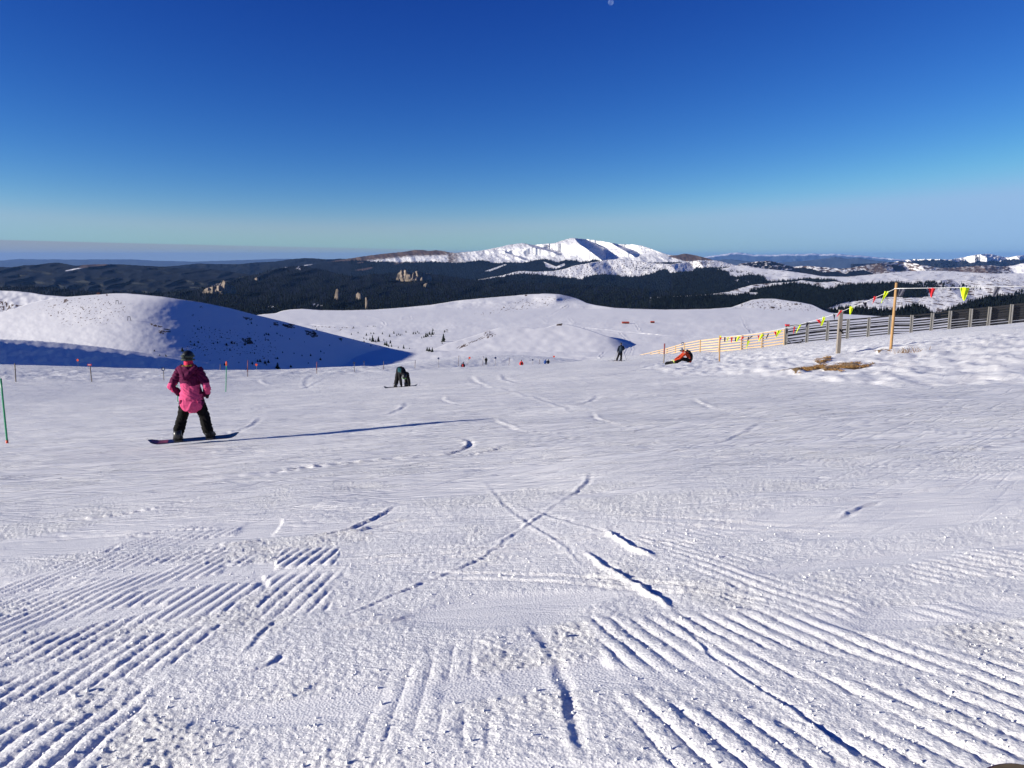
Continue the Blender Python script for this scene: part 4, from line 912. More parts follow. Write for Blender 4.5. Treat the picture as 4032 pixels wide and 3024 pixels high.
for px, b, t, y, lab in ((974,1482,1419,68,'thin red pole on the far piste edge, first one right of the green pole'), (1246,1472,1425,75,'thin red pole on the far piste edge, left of the small blue sign'),
                         (1509,1462,1422,84,'thin dark pole behind the left end of the black snowboarder'), (1633,1455,1418,92,'thin dark pole just right of the black bending snowboarder'),
                         (1804,1438,1400,158,'thin dark pole left of the person with the red backpack'), (1841,1436,1412,166,'short thin pole beside the pink round sign'),
                         (1900,1436,1402,168,'thin dark pole just left of the standing person in black'), (2003,1437,1409,166,'thin pole left of the person in the red jacket'),
                         (2122,1433,1415,166,'thin pole just left of the two people in blue'), (866,1462,1433,100,'thin dark pole on the crest before the blue hill')):
    e, h, lx = pole(px, b, t, y, .035 if y < 100 else .05, M_['thin'], 'marker_pole', lab, 'pole', GP, px_top=px+(2 if y < 140 else 3))
    if px in (974, 1246): MB().tube([(lx*.3, 0, h*.3), (lx, 0, h+.01)], .038, 8, caps=False).build('red_top', M_['redpole'], e, True)
roundsign(1396, 1468, 1429, 80, .14, 'small dark blue round sign on a post beyond the piste, left of the bending snowboarder')
roundsign(1434, 1442, 1424, 118, .14, 'tiny dark blue sign on the crest before the blue hill')
roundsign(1727, 1442, 1411, 120, .15, 'black round sign on a thin post between two people far down the piste')
roundsign(1951, 1436, 1409, 166, .24, 'round dark sign right of the standing person in black')
roundsign(2097, 1436, 1417, 166, .17, 'small round dark sign right of the person in red')
roundsign(2181, 1424, 1404, 200, .26, 'round red rimmed white sign right of the people in blue', board='orange')
roundsign(1847, 1430, 1409, 190, .27, 'pinkish red round sign behind the short pole', pt_=1849, board='orange')
roundsign(308, 1440, 1418, 190, .30, 'pinkish square sign on a thin post in the blue shade at left', board='orange')
roundsign(1011, 1460, 1436, 105, .16, 'orange red round sign on the crest below the blue hillside', board='orange')

# ---- fences
def zline(pts):
    xs = [p[0] for p in pts]; return lambda px: None
def fence(name, label, cat, posts, slats, slat_m, post_m, pw, batten=None, seed=3):
    """posts: (px, base row or None, top row, y); slats: (drop from the top, height)"""
    rs = random.Random(seed)
    g0 = gp(posts[0][0], posts[0][1] or posts[0][2], posts[0][3]); e = empty(name, g0, label, cat)
    O = Vector(g0); tops = []
    for px, b, t, y in posts:
        T = Vector(at(px, t, y)); gz = float(G(T.x, T.y)); tops.append(T-O); hh = T.z-gz+.35
        mb = MB(); lean = rs.uniform(-.015, .015)
        mb.box((T.x-O.x, T.y-O.y, T.z-O.z-hh/2), (pw, pw*.8, hh), Matrix.Rotation(lean, 3, 'Y')); p = mb.build('post', post_m, e)
        if batten: MB().box((T.x-O.x+pw*.48, T.y-O.y-.09, T.z-O.z-hh/2-.02), (pw*.5, .05, hh), Matrix.Rotation(lean, 3, 'Y')).build('batten', batten, e)
    for i in range(len(tops)-1):
        a, b = tops[i], tops[i+1]
        sl_ = slats(i) if callable(slats) else slats
        for dr, hgt in sl_:
            j1, j2 = rs.uniform(-.02, .02), rs.uniform(-.02, .02)
            pa = a+Vector((0, .0, -dr+j1)); pb = b+Vector((0, .0, -dr+j2)); d = (pb-pa)*.01
            MB().beam(pa-d+Vector((0, .10+rs.uniform(-.01, .01), 0)), pb+d+Vector((0, .10+rs.uniform(-.01, .01), 0)), .03, hgt*rs.uniform(.93, 1.07)).build('slat', slat_m, e)
    return e, O, tops
GREYP = [(3097,1359,1283,75.5),(3180,1349,1271,75.5),(3260,1343,1262,75.5),(3340,1335,1256,75.5),(3422,1328,1249,75.5),(3506,1320,1241,75.5),(3591,1313,1240,75.5),(3671,1307,1232,75.5),(3742,1301,1223,75.5),(3824,1291,1215,75.5),(3897,1287,1208,75.5),(3984,1279,1198,75.5),(4068,1272,1190,75.5),(4152,1265,1182,75.5),(4240,1258,1174,75.5)]
def gsl(i):
    if i < 6: return [(.10,.14),(.39,.07),(.62,.13),(.84,.06) if i % 2 else (.8,.05),(1.02,.21),(1.34,.12),(1.60,.07),(1.82,.10)]
    if i < 8: return [(.10,.15),(.36,.13),(.62,.16),(.88,.12),(1.12,.2),(1.36,.10),(1.62,.12),(1.84,.1)]
    return [(.10,.18),(.34,.2),(.58,.2),(.82,.2),(1.06,.2),(1.30,.2),(1.54,.2),(1.80,.22)]
fe, FO, FT = fence('snow_fence', 'long weathered grey slatted snow fence with double posts running off to the right', 'fence', GREYP, gsl, M_['grey'], M_['greypost'], .20, M_['greybat'])
YP = [(2509,None,1399,128),(2536,None,1393,121),(2563,None,1387,114),(2595,None,1379,107),(2627,None,1371,100),(2660,None,1361,94),(2696,None,1351,89),(2758,1388,1339,83),(2833,1384,1331,80),(2921,1376,1320,78),(3002,1368,1310,77),(3090,1360,1297,76)]
fence('timber_fence', 'new pale yellow timber slat fence dipping down behind the slope crest', 'fence', YP, [(.06,.10),(.33,.10),(.60,.10),(.87,.10),(1.14,.10),(1.40,.11)], M_['pine'], M_['pine'], .13, seed=5)
o = MB().box((0, 0, 0), (.34, .26, .12)).box((0, 0, .08), (.40, .3, .05)).build('red_box', M_['red'], None, loc=Vector(at(3100, 1281, 75.4))); tag(o, 'small red box sitting on the first grey fence post', 'box')
e = empty('lift_sign', at(2688, 1352, 88.6), 'tiny blue and white sign fixed on top of the yellow timber fence', 'sign')
MB().box((0, 0, 0), (.26, .03, .26)).build('blue_board', M_['blue'], e); MB().box((0, -.02, -.02), (.14, .012, .14)).build('white_figure', M_['white'], e)
g = gp(3132, 1352, 74.6)
e = empty('metal_bench', g, 'low dark metal bench frame lying in the snow before the first grey fence panel', 'bench')
MB().beam((-.75, 0, .38), (.75, 0, .38), .1, .05).build('top_rail', M_['black'], e); MB().beam((-1, 0, .08), (.9, 0, .08), .12, .06).build('base_rail', M_['black'], e)
for sx in (-1, 1): MB().beam((sx*.72, 0, .38), (sx*.45, 0, .06), .06, .05).build('leg', M_['black'], e)

# ---- pennant rope
def flag_mesh(w, hgt, seed, lean=0.0, full=1.0, strip=False):
    rs = random.Random(seed); nx, nz = 6, 7; vs = []; fs = []
    for j in range(nz+1):
        t = j/nz; ww = w*full*((1-t)*.98+.03 if not strip else 1-.25*t)
        for i in range(nx+1):
            s_ = i/nx-.5
            vs.append((s_*ww+lean*t*hgt, .05*w*math.sin(s_*9+t*3+seed)*1.6+t*.12*w*math.sin(seed*1.7), -t*hgt+.03*w*math.sin(i*1.7+seed)*(1-t)))
    for j in range(nz):
        for i in range(nx): a = j*(nx+1)+i; fs.append((a, a+1, a+nx+2, a+nx+1))
    return vs, fs
def bunting(label, A, B, sag, flags, seed, rr=.012):
    e = empty('pennant_rope', A, label, 'bunting'); A = Vector(A); B = Vector(B); pts = []
    for k in range(17): t = k/16; pts.append((B-A)*t+Vector((0, 0, -sag*4*t*(1-t))))
    MB().tube(pts, rr, 5, caps=False).build('rope', M_['rope'], e, True)
    for i, (px, r0, r1, wpx, m, lean, strip) in enumerate(flags):
        # distance from the place along the rope
        t = (px-PX0)/(PX1-PX0) if False else None
        lo, hi = 0.0, 1.0
        for _ in range(30):
            mid = (lo+hi)/2; q = A+(B-A)*mid; pp, _r = proj(q.x, q.y, q.z)
            if pp < px: lo = mid
            else: hi = mid
        q = A+(B-A)*lo; sc_ = q.y/F*1.0
        P0 = Vector(at(px, r0, q.y)); hgt = (r1-r0)*sc_*1.02; w = wpx*sc_
        vs, fs = flag_mesh(w, hgt, seed+i, lean, 1.0, strip)
        vs = [(v[0]+P0.x-A.x, v[1]+P0.y-A.y-.015, v[2]+P0.z-A.z) for v in vs]
        me = bpy.data.meshes.new('pennant'); me.from_pydata(vs, [], fs); me.polygons.foreach_set('use_smooth', np.ones(len(me.polygons), bool)); me.update()
        o = link('pennant', me, e, (M_[m],)); sd = o.modifiers.new('cloth', 'SOLIDIFY'); sd.thickness = .004
        tag(o, {'yflag': 'neon yellow pennant', 'rflag': 'red pennant', 'bflag': 'black pennant', 'gflag': 'grey pennant'}[m])
Y, R_, B_, G_ = 'yflag', 'rflag', 'bflag', 'gflag'
P1 = at(2834, 1325, 53); P1b = at(3100, 1295, 62); 
bunting('pennant rope with red, yellow and black flags from the short wooden pole along the fences', at(2834, 1325, 53), at(3302, 1232, 40), .28,
 [(2838,1322,1331,8,Y,.0,0),(2839,1329,1341,8,R_,-.3,0),(2854,1328,1345,6,B_,0,1),(2867,1328,1352,6,Y,-.25,0),(2881,1328,1351,10,R_,.0,0),(2897,1328,1344,6,B_,0,1),(2910,1325,1347,13,Y,-.5,0),(2926,1326,1342,9,R_,-.6,0),(2948,1326,1346,5,B_,-.2,1),(2961,1323,1338,8,B_,-1,0),(2948,1342,1373,11,Y,-.3,0),
  (2986,1320,1339,8,R_,.2,0),(3003,1316,1344,14,Y,-.5,0),(3026,1313,1333,5,B_,-.4,1),(3052,1306,1326,11,R_,.3,0),(3069,1301,1330,18,Y,-.45,0),(3099,1296,1313,8,B_,0,1),(3128,1287,1314,8,R_,-.1,0),(3152,1279,1312,9,Y,-.5,0),(3182,1269,1290,13,B_,-.4,0),(3221,1258,1278,14,R_,.6,0),(3246,1247,1282,11,Y,-.3,1),(3284,1236,1262,9,B_,.1,0)], 11, .009)
bunting('pennant rope rising from the grey square post to the tall wooden pole', at(3306, 1229, 39.8), at(3524, 1137, 35.9), .03,
 [(3314,1222,1246,13,R_,-.7,0),(3353,1207,1240,18,Y,-.1,0),(3404,1190,1214,16,B_,.3,0),(3447,1167,1195,12,R_,-.35,0),(3492,1147,1192,18,Y,-.4,0)], 41, .009)
bunting('white pennant rope running level from the tall wooden pole out of the right edge', at(3530, 1136, 35.9), at(4320, 1119, 34), .02,
 [(3553,1137,1165,26,G_,-.2,1),(3670,1134,1170,32,R_,0,0),(3799,1132,1182,42,Y,-.05,0),(3928,1129,1166,22,G_,-.3,1),(4120,1125,1165,34,R_,0,0),(4240,1122,1170,40,Y,0,0)], 71, .016)
# ------------------------------------------------------------------ rocks, spruces, huts
ROCKM = mat('dark_rock', (.07, .062, .06), .9, .15, .5, .6, bump=.6, bscale=2)
CLIFF = mat('pale_limestone', (.21, .17, .135), .9, .1, .45, .02, bump=.8, bscale=.05)
SPR = mat('spruce_needles', (.010, .016, .011), .9, .1, .4, 3)
TRUNK = mat('spruce_bark', (.06, .045, .035), .9)
def spruce_mesh(seed, snow=False):
    rs = random.Random(seed); mb = MB(); n = 9; k = 5
    mb.tube([(0, 0, -.25), (0, 0, .9)], [.035, .012], 5, 1, caps=False)
    for j in range(k):
        z0 = .02+.17*j; r = .24*(1-j/k)+.035; zt = z0+.30*(1-j*.08)
        ring = [(r*rs.uniform(.65, 1.2)*math.cos(2*math.pi*i/n+j), r*rs.uniform(.65, 1.2)*math.sin(2*math.pi*i/n+j), z0+rs.uniform(-.03, .03)) for i in range(n)]
        top = (rs.uniform(-.01, .01), rs.uniform(-.01, .01), min(zt, 1.0))
        mb.add(ring+[top, (0, 0, z0+.06)], [(i, (i+1) % n, n) for i in range(n)]+[((i+1) % n, i, n+1) for i in range(n)], 0)
    o = mb.build('spruce', (SPR, TRUNK)); me = o.data; bpy.data.objects.remove(o); return me
SM = [spruce_mesh(s_) for s_ in (1, 2, 3, 4)]
def zone_label(label, group, px, row):
    if 'hillside' in group:
        h = 'near the sunlit dome' if px < 800 else ('in the middle' if px < 1020 else 'towards its right end')
        v = 'high' if row < 1310 else ('halfway up' if row < 1370 else 'low')
        return 'small dwarf spruce %s on the blue shaded hillside, %s' % (v, h), '%s, %s, %s' % (group, v, h)
    h = 'left end' if px < 1530 else ('middle' if px < 1640 else 'dense right cluster')
    v = 'upper row' if row < 1330 else 'lower row'
    return 'small dark spruce, %s on the sunlit plateau slope, %s' % (v, h), '%s, %s, %s' % (group, v, h)
def spruces(lst, ox, oy, k, surf, label, group, wide=1.0, special=None):
    rs = random.Random(99)
    for i, (X, Y_, h) in enumerate(lst):
        px, row = ox+X*k, oy+Y_*k
        us, fr, cr = SURF[surf][:3]; row = max(row, float(np.interp(px, us, cr))+.8)
        x, y, z, c = [float(np.ravel(q)[0]) for q in surf_at(surf, px, row)]
        H = max(h*k, 3.0)*y/F*(1.5 if surf == 'plateau' else 1.3)
        o = bpy.data.objects.new('spruce', SM[i % 4]); C.objects.link(o); o.location = (x, y, z-.03*H); o.rotation_euler = (0, 0, rs.uniform(0, 6))
        w = H*wide*rs.uniform(.85, 1.15); o.scale = (w, w, H)
        sp_ = special.get(i) if special else None
        lb, gr = zone_label(label, group, px, row)
        tag(o, sp_ or lb, 'tree', None if sp_ else gr)
PL = [(768,888,18),(1128,912,14),(1200,932,20),(1240,918,14),(1264,918,14),(1340,920,16),(1232,975,24),(1255,985,45),(1305,985,36),(1282,990,20),(1178,960,14),(1200,968,12),(1403,942,20),(1440,915,20),(1465,935,16),(1495,932,14),(1545,905,14),(1608,920,16),(1630,918,18),(1658,915,14),(1352,975,14),(1362,1015,25),(1378,1022,34),(1410,1000,24),(1420,1030,20),(1395,1030,20),(1526,1045,28),(1478,1040,12),(1575,1048,10),(1682,955,14),(1700,950,16),(1717,945,30),(1735,940,24),(1752,925,24),(1775,925,30),(1780,890,18),(1790,915,14),(1765,940,16),(1872,985,56),(1860,1003,12),(1730,1065,28),(1748,1070,30),(1775,1075,34),(1762,1070,16),(1880,905,18),(1212,855,8),(1260,855,10),(1275,855,10),(1090,865,12),(1070,925,14),(1615,910,12),(1645,905,14),(1480,925,12),(1510,925,10),(1725,925,14),(1745,915,12)]
spruces(PL, 900, 900, .4521, 'plateau', 'small dark spruce with a long shadow on the sunlit snow slope in the middle', 'spruces on the sunlit plateau slope', 1.15,
        {38: 'tallest dark spruce on the sunlit slope, standing apart at its right with a long shadow', 0: 'lone tiny spruce at the left end of the sunlit slope, just above the blue hillside'})
HL1 = [(1588,1070,34),(1392,1115,20),(1445,1112,16),(1345,1068,14),(1660,990,14),(1693,1018,20),(1728,995,18),(1895,998,16),(1972,1018,22),(2015,998,18),(2003,1062,16),(1928,950,14),(1723,880,14),(1754,868,16),(1700,915,12),(1735,805,8),(1860,1005,12),(2190,830,12),(2160,838,10),(2170,912,10),(1785,1105,12),(1960,1190,20),(2198,1175,18),(1660,1015,10),(2135,1010,18),(1633,1030,8),(1790,945,8),(1605,935,7),(2050,990,8),(2110,1040,9),(1915,1140,9),(1680,1140,8),(1830,1150,8),(2080,1170,10),(1640,1090,8)]
HL2 = [(197,822,14),(247,845,10),(328,922,18),(312,932,14),(348,928,18),(422,918,14),(450,935,12),(468,938,10),(345,975,14),(532,965,12),(470,1082,14),(570,1090,12),(640,1110,14),(715,1110,20),(803,1075,16),(832,1088,10),(800,1145,20),(425,1135,18),(428,1220,50),(252,1160,22),(275,1162,26),(318,1175,26),(347,1168,28),(310,1135,14),(205,1182,20),(540,1208,22),(548,1205,14),(694,1175,12),(880,1020,10),(225,1090,14),(190,1085,12),(12,1060,18),(30,1003,18),(50,1003,16),(74,1008,12),(140,1015,16),(244,1028,14),(365,1000,10),(320,965,10),(365,858,8),(573,912,7),(660,990,7),(1240,1025,14),(1180,988,14),(160,1225,12),(330,1190,12),(1090,960,6)]
HG = 'dwarf spruces on the blue shaded hillside'
spruces(HL1, 0, 900, .4521, 'snow_hill.002', 'small dark dwarf spruce on the blue shaded flank of the big left hill', HG, 1.7, {0: 'tall dark spruce just above and left of the pink snowboarder\'s helmet'})
spruces(HL2, 900, 900, .4521, 'snow_hill.002', 'small dark dwarf spruce on the blue shaded flank of the big left hill', HG, 1.6, {18: 'largest dark spruce at the foot of the blue shaded hillside, leaning, nearest the piste edge'})
def rock_mesh(seed, nx=14, nz=7, k=.35):
    vs = []; fs = []
    for j in range(nz+1):
        ph = math.pi*.5*j/nz
        for i in range(nx):
            a = 2*math.pi*i/nx; r = math.cos(ph)
            q = float(fbm(np.array([math.cos(a)*2+seed*5.1+j*.7]), np.array([math.sin(a)*2+j*.9]), 3, seed)[0])
            d = 1+k*q; vs.append((r*math.cos(a)*d, r*math.sin(a)*d*.8, max(-.25, math.sin(ph)*d*(1+.5*q))-.2))
    for j in range(nz):
        for i in range(nx): fs.append((j*nx+i, j*nx+(i+1) % nx, (j+1)*nx+(i+1) % nx, (j+1)*nx+i))
    me = bpy.data.meshes.new('rock_outcrop'); me.from_pydata(vs, [], fs); me.update(); me.materials.append(ROCKM); return me
RM = [rock_mesh(s_) for s_ in (1, 2, 3)]
def rock(px, row, wpx, hpx, surf, label, i=0):
    x, y, z, c = [float(np.ravel(q)[0]) for q in surf_at(surf, px, row)]
    e = empty('rock_outcrop', (x, y, z), label, 'rock')
    s = y/F; rs = random.Random(int(px)); n = 5
    for k in range(n):
        dx = rs.uniform(-.4, .4)*wpx; dr = rs.uniform(-.42, .42)*hpx
        X, Y, Z, _c = [float(np.ravel(q)[0]) for q in surf_at(surf, px+dx, row+dr)]
        o = link('boulder', RM[(i+k) % 3], e); o.location = (X-x, Y-y, Z-z); o.rotation_euler = (0, 0, rs.uniform(0, 6)); w = s*wpx*rs.uniform(.16, .3); o.scale = (w, w*.9, s*hpx*rs.uniform(.10, .2))
rock(976, 1344, 42, 24, 'snow_hill.002', 'dark rock outcrop low on the blue shaded hillside, right of the pink snowboarder', 0)
rock(1086, 1275, 18, 14, 'snow_hill.002', 'small dark rock outcrop on the upper right crest of the left hill', 1)
rock(1130, 1283, 50, 13, 'snow_hill.002', 'long dark rock band along the crest of the left hill', 2)
rock(1224, 1313, 46, 20, 'snow_hill.002', 'dark rock outcrop on the falling crest of the left hill above the round snow patch', 0)
rock(1338, 1336, 18, 9, 'snow_hill.002', 'small dark rock near the sunlit patch on the falling crest', 1)
rock(1603, 1401, 62, 22, 'snow_hill.002', 'dark rock mass at the right foot of the left hill above the piste crest', 2)
rock(2203, 1278, 22, 8, 'snow_knoll', 'dark rock on top of the snow knoll in the middle', 1)
rock(792, 1209, 14, 8, 'snow_hill.002', 'small dark rock high on the shaded crest of the left hill', 2)
rock(655, 1302, 30, 14, 'snow_hill.002', 'scattered rocks where the sunlit dome turns to blue shade', 0)
rock(760, 1240, 12, 10, 'snow_hill.002', 'pair of small dark rocks high on the blue shaded slope', 1)
rock(1755, 1303, 24, 10, 'plateau', 'dark rocks above the lone tall spruce on the sunlit slope', 1)
rock(3043, 1210, 18, 7, 'plateau', 'dark rock patch on the speckled dome behind the yellow fence', 2)
rock(2070, 1164, 9, 6, 'plateau', 'dark boulder on the skyline of the middle snow dome', 0)
def cliff(px0, px1, top, bot, surf, label, seed, color=None, jag=.35):
    """limestone wall standing out of the forest"""
    pc = (px0+px1)/2; x, y, z, c = [float(np.ravel(q)[0]) for q in surf_at(surf, pc, bot)]
    nu = max(8, int((px1-px0)/3)); nv = max(6, int((bot-min(t[1] for t in top))/2.5)); us = np.linspace(px0, px1, nu)
    tr = np.interp(us, [t[0] for t in top], [t[1] for t in top])+1.5*fbm(us/4, us*0, 3, seed)
    V, U = np.meshgrid(np.linspace(0, 1, nv), us, indexing='ij'); R = (bot+4)*(1-V)+tr[None]*V
    bul = np.sin(np.pi*(U-px0)/(px1-px0))**.5; w = (px1-px0)*y/F
    Dd = y-.45*w*bul*(1-.3*V)-.0*y+.10*w*fbm(U/16, R/34, 3, seed+3)+.025*w*fbm(U/5, R/12, 3, seed+5)
    P = at(U, R, Dd); xb, yb = P[0][-1]*1.0, P[1][-1]+w*.5
    x_ = np.concatenate([P[0], (P[0][-1]*yb/P[1][-1])[None]]); y_ = np.concatenate([P[1], yb[None]]); z_ = np.concatenate([P[2], (P[2][-1]-.35*w)[None]])
    me = mesh_np('cliff', np.stack([x_.ravel()-x, y_.ravel()-y, z_.ravel()-z], -1), grid_quads(nv+1, nu), False)
    tag(link('cliff', me, mats=(CLIFF,), loc=(x, y, z)), label, 'cliff')
cliff(1560, 1702, [(1560,1100),(1566,1078),(1578,1064),(1592,1061),(1610,1072),(1628,1074),(1640,1066),(1656,1070),(1676,1075),(1694,1076),(1702,1100)], 1104, 'forest_hill', 'large pale jagged limestone massif rising from the dark forest below the brown ridge', 401)
cliff(1316, 1341, [(1316,1176),(1322,1142),(1329,1134),(1336,1152),(1341,1178)], 1179, 'forest_hill', 'narrow pointed pale rock pillar in the dark forest', 411)
cliff(1402, 1434, [(1402,1160),(1408,1151),(1418,1156),(1426,1158),(1434,1176)], 1178, 'forest_hill', 'small pale rock wall right of the pointed rock pillar', 421)
cliff(1438, 1453, [(1438,1172),(1442,1170),(1448,1188),(1453,1212)], 1216, 'forest_hill', 'thin pale rock rib running down to the snow edge', 431)
cliff(1668, 1690, [(1668,1120),(1674,1116),(1684,1114),(1690,1122)], 1131, 'forest_hill', 'little pale rock below the large limestone massif', 441)
cliff(798, 930, [(798,1150),(806,1138),(830,1130),(850,1126),(870,1122),(878,1104),(884,1102),(892,1116),(906,1122),(920,1126),(930,1136)], 1154, 'forest_hill', 'tan quarry like rock face with a pointed tip above the left hill', 451)
cliff(1003, 1020, [(1003,1096),(1010,1092),(1020,1098)], 1104, 'forest_hill', 'tiny pale rock in the forest right of the quarry like face', 461)
# lift pylons, hut, cabins
def pylon(px, top, base, label):
    x, y, z, c = [float(np.ravel(q)[0]) for q in surf_at('snow_hill.002', px, base)]
    H = (base-top)*y/F; e = empty('lift_pylon', (x, y, z), label, 'pylon'); w = H*.42; r = H*.035
    for s_ in (-1, 1): MB().beam((s_*w, 0, -.3), (s_*w*.6, 0, H), r*2.4, r*2.4).build('leg', M_['darkgrey'], e)
    MB().beam((-w*.8, 0, H), (w*.8, 0, H), r*3, r*3).build('cross_beam', M_['darkgrey'], e)
pylon(462, 1183, 1198, 'dark two legged lift pylon near the top of the sunlit dome')
pylon(509, 1247, 1263, 'dark two legged lift pylon lower on the sunlit dome')
def hut(px, base, wpx, hpx, surf, label, wall, roof, cat='hut'):
    x, y, z, c = [float(np.ravel(q)[0]) for q in surf_at(surf, px, base)]
    s = y/F; w = wpx*s; h = hpx*s; e = empty('hut', (x, y, z), label, cat)
    MB().box((0, 0, h*.22), (w, w*.55, h*.7)).build('wall', wall, e)
    mb = MB(); a = h*.5; mb.add([(-w*.55, -w*.34, a), (w*.55, -w*.34, a), (w*.55, w*.34, a), (-w*.55, w*.34, a), (-w*.5, 0, h), (w*.5, 0, h)], [(0, 1, 5, 4), (2, 3, 4, 5), (0, 4, 3), (1, 2, 5), (3, 2, 1, 0)]); mb.build('roof', roof, e)
    MB().box((-w*.1, -w*.285, h*.2), (w*.12, .06*w, h*.35)).build('door', M_['black'], e)
    MB().box((w*.25, -w*.285, h*.3), (w*.14, .06*w, h*.18)).build('window', M_['black'], e)
CAB = mat('cabin_timber', (.22, .07, .035), .7); CABD = mat('cabin_dark_timber', (.10, .04, .03), .7); RR = mat('red_roof', (.38, .06, .035), .6)
hut(2463, 1274, 27, 8, 'plateau', 'long low orange red cabin alone on the snow plateau, left of two', CAB, RR, 'cabin')
hut(2569, 1272, 15, 8, 'plateau', 'small dark red cabin on the snow plateau, right of two', CABD, RR, 'cabin')
hut(388, 1159, 11, 7, 'snow_hill.002', 'tiny dark hut on the summit of the left snow dome', CABD, CABD)
hut(421, 1164, 5, 5, 'snow_hill.002', 'tiny dark post like shed right of the summit hut', CABD, CABD)
# the moon
mm = bpy.data.materials.new('moon_rock'); mm.use_nodes = True; N = mm.node_tree.nodes; N.clear()
o_ = N.new('ShaderNodeOutputMaterial'); ad = N.new('ShaderNodeAddShader'); tr = N.new('ShaderNodeBsdfTransparent'); df = N.new('ShaderNodeBsdfDiffuse'); nz = N.new('ShaderNodeTexNoise'); nz.inputs['Scale'].default_value = .004
cr_ = N.new('ShaderNodeValToRGB'); cr_.color_ramp.elements[0].color = (.03, .04, .045, 1); cr_.color_ramp.elements[1].color = (.07, .08, .08, 1); tcn = N.new('ShaderNodeTexCoord')
for a_, b_ in ((tcn.outputs['Object'], nz.inputs['Vector']), (nz.outputs[0], cr_.inputs[0]), (cr_.outputs[0], df.inputs[0]), (tr.outputs[0], ad.inputs[0]), (df.outputs[0], ad.inputs[1]), (ad.outputs[0], o_.inputs[0])): mm.node_tree.links.new(a_, b_)
mp_ = at(2405, 9, 95000); mr = 95000*1.03*10/F
mb = MB(); mb.ell((0, 0, 0), (mr, mr, mr), 24, 16); o = mb.build('moon', mm, None, True, loc=Vector(mp_)); tag(o, 'faint pale half moon at the top of the blue sky', 'moon')
# nose of a board at the bottom right corner
def tip():
    g = gp(4030, 3024, 2.6); c0 = Vector(at(4040, 3142, 2.02)); e = empty('snowboard', c0, 'dark edged tip of a tan and teal board at the bottom right corner', 'snowboard')
    n = 28; prof = [(math.cos(math.pi*k/n)*.16, math.sin(math.pi*k/n)*.085) for k in range(n+1)]
    for nm, sc_, dz, m in (('edge', 1.0, 0, mat('board_edge', (.03, .012, .045), .35, .5)), ('top_sheet', .93, .006, mat('board_top', (.085, .065, .04), .35, .5, .25, 12)), ('teal_panel', .75, .010, mat('board_teal', (.0, .10, .14), .3, .5, .2, 14))):
        mb = MB(); P = [(x*sc_, y*sc_-.0, dz+.05*(y/.085)**2*sc_) for x, y in prof]+[(-.16*sc_, -.7, dz), (.16*sc_, -.7, dz)]
        k = len(P); top = [(x, y, z) for x, y, z in P]; bot = [(x, y, z-.008) for x, y, z in P]
        mb.add(top+bot, [tuple(range(k-1, -1, -1)), tuple(range(k, 2*k))]+[(i, (i+1) % k, k+(i+1) % k, k+i) for i in range(k)]); mb.build(nm, m, e)
    e.rotation_euler = (math.radians(2), 0, math.radians(-4))
tip()
# dry grass showing through the snow
def grass():
    m = mat('dry_grass', (.30, .17, .065), .85, .1, .45, 40); rs = np.random.RandomState(5); V = []; Fc = []; n = 0
    us = rs.uniform(3050, 3510, 60000); rws = rs.uniform(1375, 1475, 60000)
    # place by solving the ground row by row
    yy = np.array([row_to_y(3250, r) for r in np.linspace(1375, 1475, 60)]); Y = np.interp(rws, np.linspace(1375, 1475, 60), yy)
    a, T = ray(us, rws); X = a*Y; Z = G(X, Y); pu, pr = proj(X, Y, Z); gm = grass_mask(pu, pr, X, Y); k = np.nonzero(gm > .45)[0][:3600]
    for i in k:
        h = rs.uniform(.02, .06); th = rs.uniform(0, 6.28); w = rs.uniform(.008, .02); lx, ly = rs.normal(0, .10, 2); dx, dy = math.cos(th)*w, math.sin(th)*w; x, y, z = X[i], Y[i], Z[i]+.03
        V += [(x-dx, y-dy, z), (x+dx, y+dy, z), (x+lx*.5+dx*.6, y+ly*.5+dy*.6, z+h*.7), (x+lx*.5-dx*.6, y+ly*.5-dy*.6, z+h*.7), (x+lx, y+ly, z+h)]; Fc += [(n, n+1, n+2, n+3), (n+3, n+2, n+4)]; n += 5
    me = bpy.data.meshes.new('dry_grass'); me.from_pydata(V, [], Fc); me.update(); tag(link('dry_grass', me, mats=(m,)), 'flattened dry brown grass showing through the snow before the grey post', kind='stuff')
    V = []; Fc = []; n = 0; g = gp(3575, 1412, 33)
    for i in range(60):
        x = g[0]+rs.normal(0, .33); y = g[1]+rs.normal(0, .25); z = float(G(x, y)); h = rs.uniform(.08, .26); lx, ly = rs.normal(0, .16, 2); w = .008
        V += [(x-w, y, z-.05), (x+w, y, z-.05), (x+lx*.5+w*.7, y+ly*.5, z+h*.65), (x+lx*.5-w*.7, y+ly*.5, z+h*.65), (x+lx, y+ly, z+h)]; Fc += [(n, n+1, n+2, n+3), (n+3, n+2, n+4)]; n += 5
    me = bpy.data.meshes.new('grass_tuft'); me.from_pydata(V, [], Fc); me.update(); tag(link('grass_tuft', me, mats=(m,)), 'pale dry grass tuft poking through the snow right of the brown patch', 'grass tuft')
grass()
